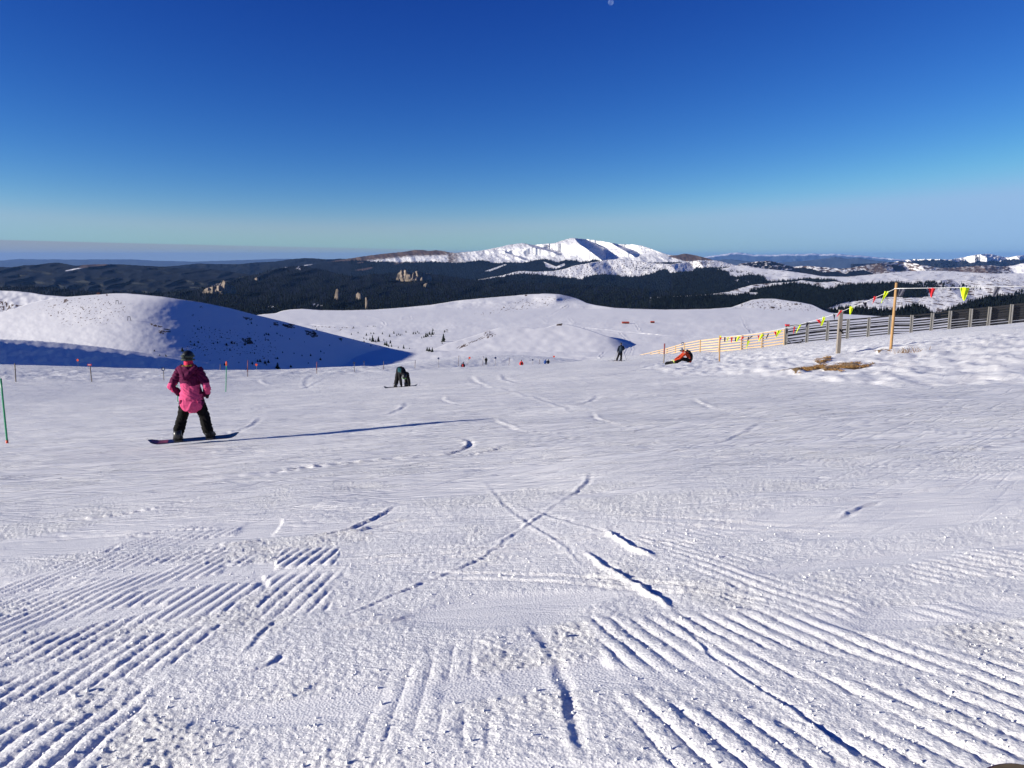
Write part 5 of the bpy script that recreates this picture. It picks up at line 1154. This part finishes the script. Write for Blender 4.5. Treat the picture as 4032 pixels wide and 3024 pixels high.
# loose crumbs of snow
def crumbs():
    rs = np.random.RandomState(8); n = 2400
    base = np.array([(0, 0, 1), (.9, 0, 0), (0, .9, 0), (-.9, 0, 0), (0, -.9, 0), (0, 0, -1)]); fc = np.array([(0, 1, 2), (0, 2, 3), (0, 3, 4), (0, 4, 1), (5, 2, 1), (5, 3, 2), (5, 4, 3), (5, 1, 4)])
    # subdivided once for roundness
    e_ = {}; vv = [tuple(v) for v in base]; ff = []
    def mid(a, b):
        kx = (min(a, b), max(a, b))
        if kx not in e_: m_ = (np.array(vv[a])+np.array(vv[b]))/2; m_ = m_/np.linalg.norm(m_)*.95; vv.append(tuple(m_)); e_[kx] = len(vv)-1
        return e_[kx]
    for a, b, c in fc: ab, bc, ca = mid(a, b), mid(b, c), mid(c, a); ff += [(a, ab, ca), (ab, b, bc), (ca, bc, c), (ab, bc, ca)]
    vv = np.array(vv); ff = np.array(ff)
    Y = 1.9*np.exp(rs.uniform(0, 1, n)**1.1*math.log(5.5/1.9)); a = rs.uniform(-.72, .72, n); X = a*Y
    keep = fbm(X/1.1, Y/1.1, 3, 501) > -.05; X, Y = X[keep], Y[keep]; Z = G(X, Y); dz, _a, _b = detail(X, Y, *proj(X, Y, Z), None); Z = Z+dz
    r = (.0028+.0002*Y)*rs.lognormal(0, .42, len(X)); r = np.minimum(r, .018); q = rs.normal(1, .22, (len(X), len(vv), 1)); sc3 = rs.uniform(.7, 1.2, (len(X), 1, 3))
    P = vv[None]*q*sc3*r[:, None, None]+np.stack([X, Y, Z+r*.35], -1)[:, None]
    f = ff[None]+(np.arange(len(X))*len(vv))[:, None, None]
    me = mesh_np('snow_crumbs', P.reshape(-1, 3), f.reshape(-1, 3), True, True); set_col(me, 'cover', np.zeros((len(me.vertices), 3))); tag(link('snow_crumbs', me, mats=(MS,)), 'loose crumbs of snow lying on the piste', kind='stuff')
crumbs()
# ------------------------------------------------------------------ people
SKIN = mat('skin', (.50, .30, .22), .55, .3, .06)
M_['maroon'] = mat('maroon_ski_cloth', (.085, .006, .040), .8, .12, .15, 8, bump=.15, bscale=70)
M_['pink'] = mat('pink_ski_cloth', (.56, .07, .18), .8, .12, .08, 8, bump=.15, bscale=70)
M_['gaiter'] = mat('red_pink_gaiter', (.62, .03, .08), .8, .2, .1)
M_['pattern'] = mat('yellow_black_scarf', (.20, .13, .02), .8, .2, .95, 70)
M_['pants'] = mat('black_ski_trousers', (.006, .0055, .0055), .8, .1, .3, 9, bump=.2, bscale=50)
M_['boot'] = mat('black_boot', (.008, .008, .009), .55, .25, .3, 20)
M_['bind'] = mat('binding_plastic', (.02, .02, .022), .35, .5, .2, 20)
M_['helmet'] = mat('black_helmet', (.012, .014, .015), .4, .4, .2, 6)
M_['strapgreen'] = mat('grey_green_strap', (.045, .06, .05), .7, .2, .3, 30)
M_['board1'] = mat('dark_blue_board', (.012, .014, .06), .35, .5, .3, 4)
M_['board1b'] = mat('red_violet_board_print', (.22, .05, .07), .4, .4, .4, 14)
M_['teal'] = mat('teal_cloth', (.004, .045, .06), .75, .2, .2, 8)
M_['lime'] = mat('lime_green_frame', (.16, .55, .08), .5, .4, .1)
M_['lens'] = mat('dark_goggle_lens', (.01, .012, .012), .08, .8, .05)
M_['navy'] = mat('navy_cloth', (.009, .014, .028), .8, .1, .25, 10)
M_['navy2'] = mat('slate_blue_cloth', (.018, .032, .05), .75, .2, .2, 10)
M_['orangej'] = mat('orange_red_cloth', (.40, .04, .012), .7, .2, .1, 10)
M_['greyj'] = mat('mid_grey_cloth', (.18, .17, .16), .75, .2, .15, 10)
M_['silver'] = mat('silver_grey_helmet', (.30, .31, .33), .35, .5, .15, 8)
M_['cream'] = mat('cream_glove_leather', (.50, .45, .33), .7, .2, .12, 20)
M_['limeb'] = mat('lime_boot_trim', (.42, .50, .10), .6, .3, .2, 20)
M_['redj'] = mat('bright_red_cloth', (.72, .035, .035), .7, .2, .08)
M_['bluej'] = mat('royal_blue_cloth', (.02, .07, .26), .7, .2, .1)
M_['blackboard'] = mat('black_board', (.012, .012, .012), .4, .4, .3, 5)
V_ = Vector
def glove(mb, wrist, d, side, s=1.0, curl=.5):
    """palm, four unequal bent fingers and a thumb leaving the side of the palm; d = hand direction, side = thumb side"""
    d = V_(d).normalized(); side = V_(side).normalized(); nrm = d.cross(side).normalized(); w = V_(wrist)
    mb.tube([w, w+d*.04*s, w+d*.085*s], [(.028*s, .022*s), (.043*s, .024*s), (.045*s, .02*s)], 10, ref=nrm)
    for i, ln in enumerate((.070, .080, .074, .058)):
        o = side*(.030-.020*i)*s; b = w+d*.085*s+o; m1 = b+d*ln*.5*s+nrm*ln*.18*curl*s; e_ = m1+(d*(1-.5*curl)+nrm*curl).normalized()*ln*.5*s
        mb.tube([b-d*.02*s, m1, e_], [.0125*s, .0115*s, .010*s], 7, ref=side)
    b = w+d*.03*s+side*.035*s; mb.tube([b-side*.015*s, b+side*.025*s+d*.02*s, b+side*.035*s+d*.052*s], [.014*s, .0135*s, .011*s], 7, ref=nrm)
def head(mb, c, fw, up, s=1.0):
    fw = V_(fw).normalized(); up = V_(up).normalized(); sd = fw.cross(up).normalized(); up = sd.cross(fw)
    Rm = Matrix((sd, fw, up)).transposed(); c = V_(c)
    mb.ell(c, (.075*s, .092*s, .112*s), 16, 12, Rm)
    mb.tube([c+fw*.085*s+up*.01*s, c+fw*.112*s-up*.025*s], [.012*s, .017*s], 8)          # nose
    mb.ell(c+fw*.07*s-up*.06*s, (.032*s, .022*s, .012*s), 10, 6, Rm); mb.ell(c+fw*.055*s-up*.092*s, (.035*s, .03*s, .022*s), 10, 6, Rm)   # mouth, chin
    for q in (-1, 1): mb.ell(c+sd*q*.076*s-up*.01*s, (.010*s, .018*s, .03*s), 8, 6, Rm); mb.ell(c+sd*q*.03*s+fw*.083*s+up*.015*s, (.014*s, .008*s, .009*s), 8, 6, Rm)
    return Rm
def helmet(mb, c, Rm, s=1.0):
    c = V_(c); vs = []; fs = []; n = 20; m = 10
    for i in range(m+1):
        ph = math.radians(112)*i/m
        for k in range(n):
            a = 2*math.pi*k/n; v = V_((.108*s*math.sin(ph)*math.cos(a), (.128*s)*math.sin(ph)*math.sin(a), .118*s*math.cos(ph)+.022*s))
            if i == m: v *= .94
            if math.sin(a) > .3 and v.z < .03*s: v.z = .03*s+.3*(v.z-.03*s)
            vs.append(c+Rm @ v)
    for i in range(m):
        for k in range(n): fs.append((i*n+k, (i+1)*n+k, (i+1)*n+(k+1) % n, i*n+(k+1) % n))
    mb.add(vs, fs)
def goggles(c, Rm, s, frame, lens, parent):
    c = V_(c); mb = MB(); P = [c+Rm @ V_((.082*s*math.cos(a), .10*s, .045*s*math.sin(a)+.012*s-.01*s)) for a in [2*math.pi*k/16 for k in range(17)]]
    mb.tube(P, .014*s, 6, caps=False); g = mb.build('goggle_frame', frame, parent, True)
    MB().ell(c+Rm @ V_((0, .092*s, .008*s)), (.078*s, .025*s, .042*s), 14, 8, Rm).build('lens', lens, g, True)
def strap(c, Rm, s, m, parent, z=.03):
    c = V_(c); mb = MB(); n = 20; vs = []; fs = []
    for k in range(n+1):
        a = math.radians(-200+220*k/n)
        for dz in (-.016, .016): vs.append(c+Rm @ V_((.114*s*math.cos(a), .134*s*math.sin(a), (z+dz)*s)))
    fs = [(2*k, 2*k+2, 2*k+3, 2*k+1) for k in range(n)]; mb.add(vs, fs); o = mb.build('goggle_strap', m, parent, True); q = o.modifiers.new('thick', 'SOLIDIFY'); q.thickness = .006; q.offset = 1
def person(name_loc, label, J, W, rz=0.0, vox=.02, group=None, cat='person'):
    """J: joints; W: clothes"""
    e = empty('person', name_loc, label, cat, group, rz); s = J.get('s', 1.0)
    hl, hr = V_(J['hip_l']), V_(J['hip_r']); hc = (hl+hr)/2; ch = V_(J['chest']); nk = V_(J['neck']); hd = V_(J['head']); ref = V_(J.get('front', (0, 1, 0)))
    mb = MB(); Rm = head(mb, hd, J['look'], J.get('up', (0, 0, 1)), s)
    mb.tube([nk-(hd-nk)*.2, nk, hd], [.06*s, .055*s, .05*s], 12); mid = (hc+ch)/2+V_(J.get('belly', (0, 0, 0)))
    mb.tube([hc, mid, ch, nk-(nk-ch)*.25], [(.15*s, .10*s), (.125*s, .095*s), (.155*s, .105*s), (.10*s, .07*s)], 14, ref=ref)
    for q in 'lr':
        sh, el, wr, kn, an, to = [V_(J[k+'_'+q]) for k in ('sh', 'el', 'wr', 'kn', 'an', 'toe')]; hp = V_(J['hip_'+q])
        mb.tube([sh, el, wr], [.052*s, .042*s, .030*s], 10); mb.tube([hp, kn, an], [.082*s, .055*s, .038*s], 10); mb.tube([an, to], [(.04*s, .035*s), (.038*s, .022*s)], 8)
        hd_ = (wr-el).normalized(); glove(mb, wr, J.get('hd_'+q, hd_), J.get('th_'+q, (0, 0, 1)), s*.85, J.get('curl', .5))
    melt(mb, 'body', SKIN, e, vox, 1, seed=1)
    # trousers
    mb = MB(); mb.ell(hc+V_(J.get('seat', (0, 0, .02))), (.175*s, .135*s, .15*s), 16, 10); mb.tube([hc, hc+(ch-hc)*.3], [(.165*s, .12*s), (.15*s, .115*s)], 14, ref=ref)
    for q in 'lr':
        kn, an = V_(J['kn_'+q]), V_(J['an_'+q]); hp = V_(J['hip_'+q])
        mb.tube([hp, hp+(kn-hp)*.5, kn, kn+(an-kn)*.5, an+(kn-an)*.12], [.118*s, .108*s, .096*s, .098*s, .102*s], 12)
    pants = melt(mb, 'trousers', W['pants'], e, vox*.9, 2, wrinkle=.028*s, ws=11/s, seed=21)
    # jacket
    mb = MB(); hem = hc+(hc-ch).normalized()*J.get('hem', .12)*s
    jr = J.get('jr', ((.205, .15), (.20, .145), (.175, .135), (.205, .145), (.12, .09)))
    mb.tube([hem, hc, mid, ch, nk-(nk-ch)*.22], [(a*s, b*s) for a, b in jr], 18, ref=ref)
    for q in 'lr':
        sh, el, wr = V_(J['sh_'+q]), V_(J['el_'+q]), V_(J['wr_'+q]); mb.tube([ch+(sh-ch)*.45, sh, sh+(el-sh)*.5, el, el+(wr-el)*.55, wr-(wr-el)*.04], [.10*s, .090*s, .078*s, .074*s, .066*s, .055*s], 12)
    for it in W.get('extra', ()): it(mb)
    jk = melt(mb, 'jacket', W['jacket'], e, vox*.8, 3, wrinkle=W.get('wr', .022)*s, ws=9/s, matf=W.get('jmat'), seed=31)
    mb = MB(); mb.tube([nk-(nk-ch)*.15, nk+(hd-nk)*.35, nk+(hd-nk)*.62], [(.095*s, .085*s), (.082*s, .08*s), (.075*s, .078*s)], 14, ref=ref); melt(mb, 'collar', W.get('collar', W['jacket'] if not isinstance(W['jacket'], tuple) else W['jacket'][0]), e, vox*.7, 2, wrinkle=.008, seed=4)
    for q in 'lr':
        an, to = V_(J['an_'+q]), V_(J['toe_'+q]); kn = V_(J['kn_'+q]); up_ = (kn-an).normalized()
        mb = MB(); mb.tube([an+up_*.16*s, an+up_*.02*s, an-up_*.03*s], [.072*s, .066*s, .062*s], 12); mb.tube([an-up_*.035*s-(to-an)*.25, an-up_*.03*s+(to-an)*.4, to-up_*.01*s], [(.058*s, .045*s), (.06*s, .05*s), (.054*s, .036*s)], 12, ref=up_)
        b = melt(mb, 'boot', W['boot'], e, max(.012, vox*.6), 2, seed=6)
        if 'boot_strap' in W:
            for t_ in (.02, .10): MB().tube([an+up_*t_*s+V_((.075*s*math.cos(a), .075*s*math.sin(a), 0)) for a in [2*math.pi*k/12 for k in range(13)]], .012, 6, caps=False).build('boot_strap', W['boot_strap'], b, True)
        mb = MB(); el, wr = V_(J['el_'+q]), V_(J['wr_'+q]); hd_ = V_(J.get('hd_'+q, (wr-el).normalized())); glove(mb, wr, hd_, J.get('th_'+q, (0, 0, 1)), s*1.05, J.get('curl', .5)); mb.tube([wr-hd_.normalized()*.05*s, wr+hd_.normalized()*.02*s], [.045*s, .038*s], 10)
        mb.build('glove', W.get('glove', M_['black']), e, True)
    if 'helmet' in W:
        mb = MB(); helmet(mb, hd, Rm, s); h_ = mb.build('helmet', W['helmet'], e, True)
        if 'strap' in W: strap(hd, Rm, s, W['strap'], h_)
        if 'goggle' in W: goggles(hd, Rm, s, W['goggle'], M_['lens'], e)
    else:
        mb = MB(); mb.ell(hd+V_((0, 0, .02*s)), (.095*s, .11*s, .115*s), 16, 10, Rm); mb.build('hat', W.get('hat', M_['black']), e, True)
    return e, Rm
def board_mesh(L_, Wd, up=.07, n=28, th=.012, cam=.0):
    vs = []; fs = []; m = 6
    for i in range(n+1):
        t = -1+2*i/n; x = t*L_/2; w = Wd/2*(1-.16*math.cos(t*math.pi/1.55)) if abs(t) < .82 else Wd/2*math.sqrt(max(0.003, 1-((abs(t)-.82)/.18)**2))*1.02
        z = up*max(0, (abs(t)-.74)/.26)**1.8
        for j in range(m+1): vs.append((x, w*(-1+2*j/m), z+th))
    o = len(vs); vs += [(a, b, c-th) for a, b, c in vs]
    for i in range(n):
        for j in range(m): a = i*(m+1)+j; fs.append((a, a+m+1, a+m+2, a+1)); fs.append((o+a, o+a+1, o+a+m+2, o+a+m+1))
    for i in range(n):
        a = i*(m+1); fs.append((a, o+a, o+a+m+1, a+m+1)); b = a+m; fs.append((b, b+m+1, o+b+m+1, o+b))
    for j in range(m): fs.append((j, j+1, o+j+1, o+j)); a = n*(m+1)+j; fs.append((a, o+a, o+a+1, a+1))
    return vs, fs
def binding(pos, parent, rot=0.0, m=None):
    m = m or M_['bind']; mb = MB(); R3 = Matrix.Rotation(rot, 3, 'Z'); p = V_(pos)
    mb.box(p+V_((0, 0, .02)), (.13, .27, .025), R3)
    b = mb.build('binding', m, parent)
    # high back and straps
    n = 9; vs = []
    for k in range(n):
        a = math.radians(200+140*k/(n-1))
        for z, r in ((.03, .085), (.22, .075)): vs.append(p+R3 @ V_((r*math.cos(a), -.03+r*1.1*math.sin(a)-.10*z, z)))
    q = MB().add(vs, [(2*k, 2*k+2, 2*k+3, 2*k+1) for k in range(n-1)]).build('highback', m, b, True); sd = q.modifiers.new('t', 'SOLIDIFY'); sd.thickness = .012
    for yy, zz in ((.10, .085), (-.005, .15)):
        MB().tube([p+R3 @ V_((.078*math.cos(a), yy, .02+zz*math.sin(a))) for a in [math.pi*k/8 for k in range(9)]], .013, 6, caps=False).build('ankle_strap', m, b, True)
def snowboard(loc, label, L_, Wd, rot, m, feet, up=.07, binds=True, tipm=None, rot3=None):
    e = empty('snowboard', loc, label, 'snowboard'); e.rotation_euler = rot
    vs, fs = board_mesh(L_, Wd, up); MB().add(vs, fs).build('deck', m, e, False)
    if tipm:
        v2 = [(a*1.0, b*.8, c+.0035) for a, b, c in vs if a < -.5*L_/2*1.0]; k = 7; n_ = len([1 for a, b, c in vs[:len(vs)//2] if a < -.5*L_/2])//k
        v2 = [(a, b*.8, c+.0035) for a, b, c in vs[:n_*k]]; MB().add(v2[k:], [(i*k+j, (i+1)*k+j, (i+1)*k+j+1, i*k+j+1) for i in range(n_-2) for j in range(k-1)]).build('printed_nose', tipm, e)
    if binds:
        for f in feet: binding((f[0], 0, .012), e, f[1])
    return e

# ---- the snowboarder in pink, seen from behind
c = gp(766, 1738, 14.35); zf = .075
def pink_mat(x, y, z):
    j = .012*np.sin(x*23)
    m = np.where(z+j > 1.16-.03*(x > 0), 0, 1)                    # maroon yoke over pink body
    # sleeves: maroon with pink elbow patches
    slv = (np.abs(x+.02) > .235) | ((np.abs(x+.02) > .20) & (z > .95) & (z < 1.12))
    m = np.where(slv, 0, m)
    patch = (np.abs(x+.02) > .30) & (z > .93) & (z < 1.17)
    return np.where(patch, 1, m)
J = dict(hip_l=(-.10, 0, .86), hip_r=(.10, 0, .86), chest=(-.015, .02, 1.30), neck=(-.025, .035, 1.50), head=(-.04, .06, 1.635), look=(.12, 1, -.05),
         sh_l=(-.20, .02, 1.39), sh_r=(.175, .02, 1.39), el_l=(-.355, -.03, 1.09), el_r=(.325, -.03, 1.09), wr_l=(-.27, .13, .92), wr_r=(.24, .13, .90),
         kn_l=(-.225, .07, .50), kn_r=(.195, .07, .50), an_l=(-.295, -.01, .20), an_r=(.275, -.01, .20), toe_l=(-.315, .15, .135), toe_r=(.295, .15, .135),
         hem=.10, jr=((.235, .18), (.225, .17), (.18, .14), (.205, .145), (.12, .09)), curl=.8, hd_l=(.4, .75, -.3), hd_r=(-.4, .75, -.3))
W1 = dict(pants=M_['pants'], jacket=(M_['maroon'], M_['pink']), jmat=pink_mat, boot=M_['boot'], helmet=M_['helmet'], strap=M_['strapgreen'], collar=M_['gaiter'], glove=M_['black'], wr=.030, boot_strap=M_['bind'])
e, Rm = person(c, 'snowboarder seen from behind in a maroon and pink jacket, black trousers and black helmet', J, W1, vox=.016)
# hood, scarf, second strap, vents
mb = MB(); mb.tube([(-.16, -.06, 1.455), (-.085, -.135, 1.37), (-.03, -.15, 1.28), (.04, -.145, 1.35), (.13, -.06, 1.455)], [.05, .058, .06, .058, .05], 12); mb.tube([(-.14, -.03, 1.47), (-.02, -.09, 1.44), (.11, -.03, 1.47)], [.05, .06, .05], 12); mb.ell((-.02, -.12, 1.36), (.11, .06, .10), 14, 10)
melt(mb, 'hood', M_['maroon'], e, .014, 3, wrinkle=.02, ws=12, seed=51)
mb = MB(); mb.tube([(-.15, -.02, 1.475), (-.09, -.08, 1.485), (0, -.10, 1.49), (.07, -.075, 1.495), (.115, -.01, 1.49)], [.020, .024, .026, .024, .020], 10); melt(mb, 'scarf', M_['pattern'], e, .01, 1, wrinkle=.01, ws=20, seed=52)
hm = [o for o in e.children if o.name.startswith('helmet')][0]; strap(V_(J['head']), Rm, 1.0, M_['strapgreen'], hm, -.035)
MB().tube([(-.085, -.055, 1.70), (-.075, -.095, 1.655), (-.07, -.10, 1.63)], [.009, .011, .009], 8).tube([(-.045, -.06, 1.71), (-.055, -.095, 1.66), (-.06, -.10, 1.63)], [.008, .009, .008], 8).build('helmet_clip', M_['strapgreen'], hm, True)
for sx, px_ in ((-.16, -.17), (.17, .17)):
    MB().beam((sx*.92, -.150, .86), (sx*1.05, -.135, .78), .03, .006).build('pocket_flap', M_['pink'], e)
bd = Vector(gp(766, 1738, 14.35)); p1 = Vector(gp(592, 1746, 14.15)); p2 = Vector(gp(928, 1722, 14.62)); dv = p2-p1
sb = snowboard(bd+V_((-.005, .01, .055)), 'dark blue snowboard with a reddish nose under the pink snowboarder', 1.62, .26, (0.06, -math.atan2(dv.z, math.hypot(dv.x, dv.y)), math.atan2(dv.y, dv.x)), M_['board1'], [(-.285, .1), (.29, -.1)], .065, tipm=M_['board1b'])

# ---- the bending snowboarder in black, facing the camera
c = gp(1580, 1527, 35.0)
J = dict(hip_l=(-.13, .22, .80), hip_r=(.06, .24, .80), chest=(.07, -.02, .72), neck=(.15, -.16, .63), head=(.20, -.27, .575), look=(-.05, -.45, -.85), up=(0, -.9, .45), front=(0, -.4, -.9),
         sh_l=(-.05, -.08, .66), sh_r=(.30, -.06, .66), el_l=(.0, -.16, .38), el_r=(.37, -.12, .38), wr_l=(.03, -.17, .13), wr_r=(.40, -.13, .13), hd_l=(.15, -.1, -1), hd_r=(.05, 0, -1),
         kn_l=(-.20, .05, .42), kn_r=(.24, .08, .40), an_l=(-.24, .03, .17), an_r=(.25, .05, .17), toe_l=(-.25, -.13, .10), toe_r=(.27, -.11, .10), hem=.05)
person(c, 'snowboarder in black bending over with both hands down to the board, green goggles', J,
       dict(pants=M_['darkgrey'], jacket=(M_['darkgrey'], M_['teal']), jmat=lambda x, y, z: np.where((z > .74) & (x > -.16) & (x < .02), 1, 0), boot=M_['boot'], helmet=M_['helmet'], goggle=M_['lime'], glove=M_['black']), vox=.022)
snowboard(Vector(c)+V_((-.02, -.02, .03)), 'black snowboard under the bending snowboarder in black', 1.56, .27, (.1, -.06, .05), M_['blackboard'], [(-.24, .1), (.26, -.1)], .09)

# ---- the skier in dark blue
c = gp(2436, 1423, 73.0)
J = dict(hip_l=(.06, 0, .96), hip_r=(.24, 0, .96), chest=(.20, .03, 1.34), neck=(.21, .05, 1.53), head=(.20, .08, 1.67), look=(-.2, 1, -.15),
         sh_l=(.02, .03, 1.45), sh_r=(.40, .03, 1.45), el_l=(-.08, .02, 1.18), el_r=(.50, .0, 1.20), wr_l=(-.12, .10, .96), wr_r=(.40, .14, 1.08),
         kn_l=(-.04, .06, .52), kn_r=(.24, .06, .50), an_l=(-.18, 0, .15), an_r=(.22, .03, .15), toe_l=(-.24, .14, .09), toe_r=(.18, .18, .09), hem=.06, curl=.9)
sk, Rm = person(c, 'skier in dark blue with a backpack standing before the yellow fence end, poles in hand', J, dict(pants=M_['black'], jacket=M_['navy'], boot=M_['boot'], helmet=M_['helmet'], glove=M_['black']), vox=.028)
mb = MB(); mb.tube([(.20, -.13, 1.05), (.20, -.16, 1.22), (.20, -.13, 1.42)], [(.14, .08), (.16, .10), (.13, .08)], 12); o = mb.build('backpack', M_['navy2'], None, True, loc=Vector(c)); tag(o, 'slate blue backpack worn by the skier in dark blue', 'backpack')
for sx, a, b, lab in ((0, (-.13, .10, 1.02), (-.42, .25, .0), 'left'), (1, (.40, .16, 1.12), (.86, .1, -.02), 'right')):
    e2 = empty('ski_pole', Vector(c)+V_(b), 'thin %s ski pole held by the skier in dark blue' % lab, 'ski pole'); A = V_(a)-V_(b)
    MB().tube([(0, 0, 0), A], .014, 6).build('shaft', M_['greybat'], e2, True); MB().tube([A*.93, A*1.02], .022, 8).build('grip', M_['black'], e2, True); MB().ell(A*.07, (.05, .05, .012), 10, 5).build('basket', M_['black'], e2, True)
def ski(loc, rot, label):
    e2 = empty('ski', loc, label, 'ski'); e2.rotation_euler = rot; vs, fs = board_mesh(1.7, .085, .10, 22, .012); MB().add(vs, fs).build('ski_deck', M_['bind'], e2); MB().box((-.02, 0, .035), (.30, .075, .05)).build('ski_binding', M_['greyj'], e2)
ski(Vector(c)+V_((-.24, .02, .05)), (0, .03, math.radians(168)), 'left ski of the skier in dark blue, tip pointing left')
ski(Vector(c)+V_((.16, .06, .06)), (0, .02, math.radians(165)), 'right ski of the skier in dark blue')

# ---- the seated snowboarder in orange
c = gp(2712, 1432, 47.0); c[2] += .06
J = dict(hip_l=(0, .10, .17), hip_r=(0, -.12, .17), chest=(-.13, 0, .56), neck=(-.33, 0, .70), head=(-.49, -.02, .80), look=(-1, -.1, -.45), up=(-.25, 0, 1), front=(-1, 0, -.6), belly=(.06, 0, .03),
         sh_l=(-.27, .17, .62), sh_r=(-.27, -.19, .61), el_l=(-.58, .2, .33), el_r=(-.60, -.22, .30), wr_l=(-.86, .10, .17), wr_r=(-.88, -.12, .15), hd_l=(-1, -.1, -.4), hd_r=(-1, .15, -.4),
         kn_l=(-.50, .20, .24), kn_r=(-.50, -.20, .24), an_l=(-.90, .24, .03), an_r=(-.90, -.22, .03), toe_l=(-.97, .25, .14), toe_r=(-.97, -.23, .14), hem=.06, seat=(.02, 0, .0), curl=.8)
sp2, Rm = person(c, 'snowboarder in orange red jacket and grey helmet sitting on the snow, reaching for the bindings', J,
       dict(pants=M_['pants'], jacket=(M_['orangej'], M_['greyj']), jmat=lambda x, y, z: np.where(((z < .30) & (x > -.28) & (x < -.02)) | ((z > .62) & (x < -.3)), 1, 0), boot=M_['limeb'], helmet=M_['silver'], goggle=M_['black'], glove=M_['cream'], wr=.02), vox=.022)
mb = MB(); mb.tube([(.10, 0, .26), (.07, 0, .47), (-.06, 0, .70), (-.16, 0, .77)], [(.15, .09), (.17, .13), (.16, .10), (.13, .07)], 14, ref=(1, 0, .7)); o = melt(mb, 'backpack', M_['black'], None, .02, 2, .01); o.location = Vector(c)+V_((.04, 0, -.02)); tag(o, 'black backpack on the back of the seated orange snowboarder', 'backpack')
sb = empty('snowboard', Vector(c)+V_((-1.03, -.02, .02)), 'black snowboard standing on its edge at the feet of the seated snowboarder', 'snowboard'); sb.rotation_euler = (0, math.radians(-66), 0)
vs, fs = board_mesh(1.5, .27, .07); vs = [(b, a, z) for a, b, z in vs]; MB().add(vs, [tuple(reversed(f)) for f in fs]).build('deck', M_['blackboard'], sb)
sb.rotation_euler = (0, math.radians(-62), math.radians(-42))
for yy in (-.24, .24): MB().box((0, yy, .03), (.22, .12, .04)).box((-.1, yy, .10), (.03, .14, .16)).build('binding', M_['limeb'], sb)

# ---- small figures lower down the piste
def standing(px, base, y, lab, jk, pn, hl, pack=None, hh=1.78, lean=0.0, hat=None, extra_z=0.0):
    c = gp(px, base, y); s = hh/1.78; c[2] += extra_z
    J = dict(s=1.0, hip_l=(-.09, 0, .92), hip_r=(.09, 0, .92), chest=(lean*.5, .02, 1.32), neck=(lean*.8, .04, 1.50), head=(lean, .05, 1.64), look=(.1, 1, -.1), sh_l=(-.19+lean*.6, .02, 1.42), sh_r=(.19+lean*.6, .02, 1.42),
             el_l=(-.28+lean*.3, .0, 1.15), el_r=(.28+lean*.3, .0, 1.15), wr_l=(-.25, .14, .95), wr_r=(.25, .14, .95), kn_l=(-.13, .05, .50), kn_r=(.12, .05, .50), an_l=(-.15, 0, .13), an_r=(.14, 0, .13), toe_l=(-.18, .16, .07), toe_r=(.17, .16, .07), hem=.08)
    J = {k: (tuple(q*s for q in v) if isinstance(v, tuple) and k not in ('look',) else v) for k, v in J.items()}
    W = dict(pants=pn, jacket=jk, boot=M_['boot'], glove=M_['black'], wr=.01)
    if hl: W['helmet'] = hl
    if hat: W['hat'] = hat
    e, R = person(c, lab, J, W, vox=.034)
    if pack is not None:
        mb = MB(); mb.tube([(lean*.4, -.16, 1.02*s), (lean*.5, -.2, 1.18*s), (lean*.6, -.16, 1.38*s)], [(.13, .07), (.15, .10), (.12, .07)], 12); o = mb.build('backpack', pack[0], None, True, loc=Vector(c)); tag(o, pack[1], 'backpack')
    return e
standing(1914, 1437, 170, 'person dressed all in black standing on the lower piste between thin poles', M_['black'], M_['black'], M_['helmet'], hh=1.80)
def at_crest(px, top, y, hh):
    """ground height such that a figure of height hh shows its head at row top"""
    return gp(px, top, y)
def half(px, top, y, hh, *a, **k):
    g = gp(px, top, y); zt = at(px, top, y)[2]; return standing(px, top, y, *a, hh=hh, extra_z=0.0, **k)
standing(1823, 1468, 118, 'person in dark olive with a red backpack, cut off by the snow crest', M_['darkgrey'], M_['black'], M_['helmet'], (mat('red_pack', (.35, .02, .03), .7), 'red backpack on the person in dark olive at the snow crest'), hh=1.7, lean=.05)
standing(2053, 1460, 122, 'person in a bright red jacket with a black backpack, cut off by the snow crest', M_['redj'], M_['redj'], M_['helmet'], (M_['black'], 'black backpack on the person in bright red'), hh=1.75)
standing(2146, 1446, 162, 'person in royal blue jacket, left one of the pair far down the piste', M_['bluej'], M_['black'], None, hh=1.7, hat=M_['bluej'], lean=.1)
standing(2158, 1446, 162, 'person in dark navy jacket, right one of the pair far down the piste', M_['navy'], M_['black'], M_['helmet'], hh=1.75, lean=.05)
# things lying by the first wooden pole
g = gp(2822, 1424, 51); o = MB().ell((0, 0, .07), (.13, .1, .09), 12, 8).ell((.05, -.03, .1), (.07, .06, .07), 10, 6).build('ski_helmet', mat('turquoise_plastic', (.03, .30, .34), .4), None, True, loc=Vector(g)); tag(o, 'turquoise helmet lying in the snow left of the short wooden pole', 'helmet')
g = gp(2808, 1424, 51); o = MB().ell((0, 0, .06), (.12, .1, .08), 10, 6).ell((.1, 0, .04), (.08, .07, .05), 10, 6).build('bundle', M_['darkgrey'], None, True, loc=Vector(g)); tag(o, 'dark bundle lying in the snow beside the turquoise helmet', 'bundle')
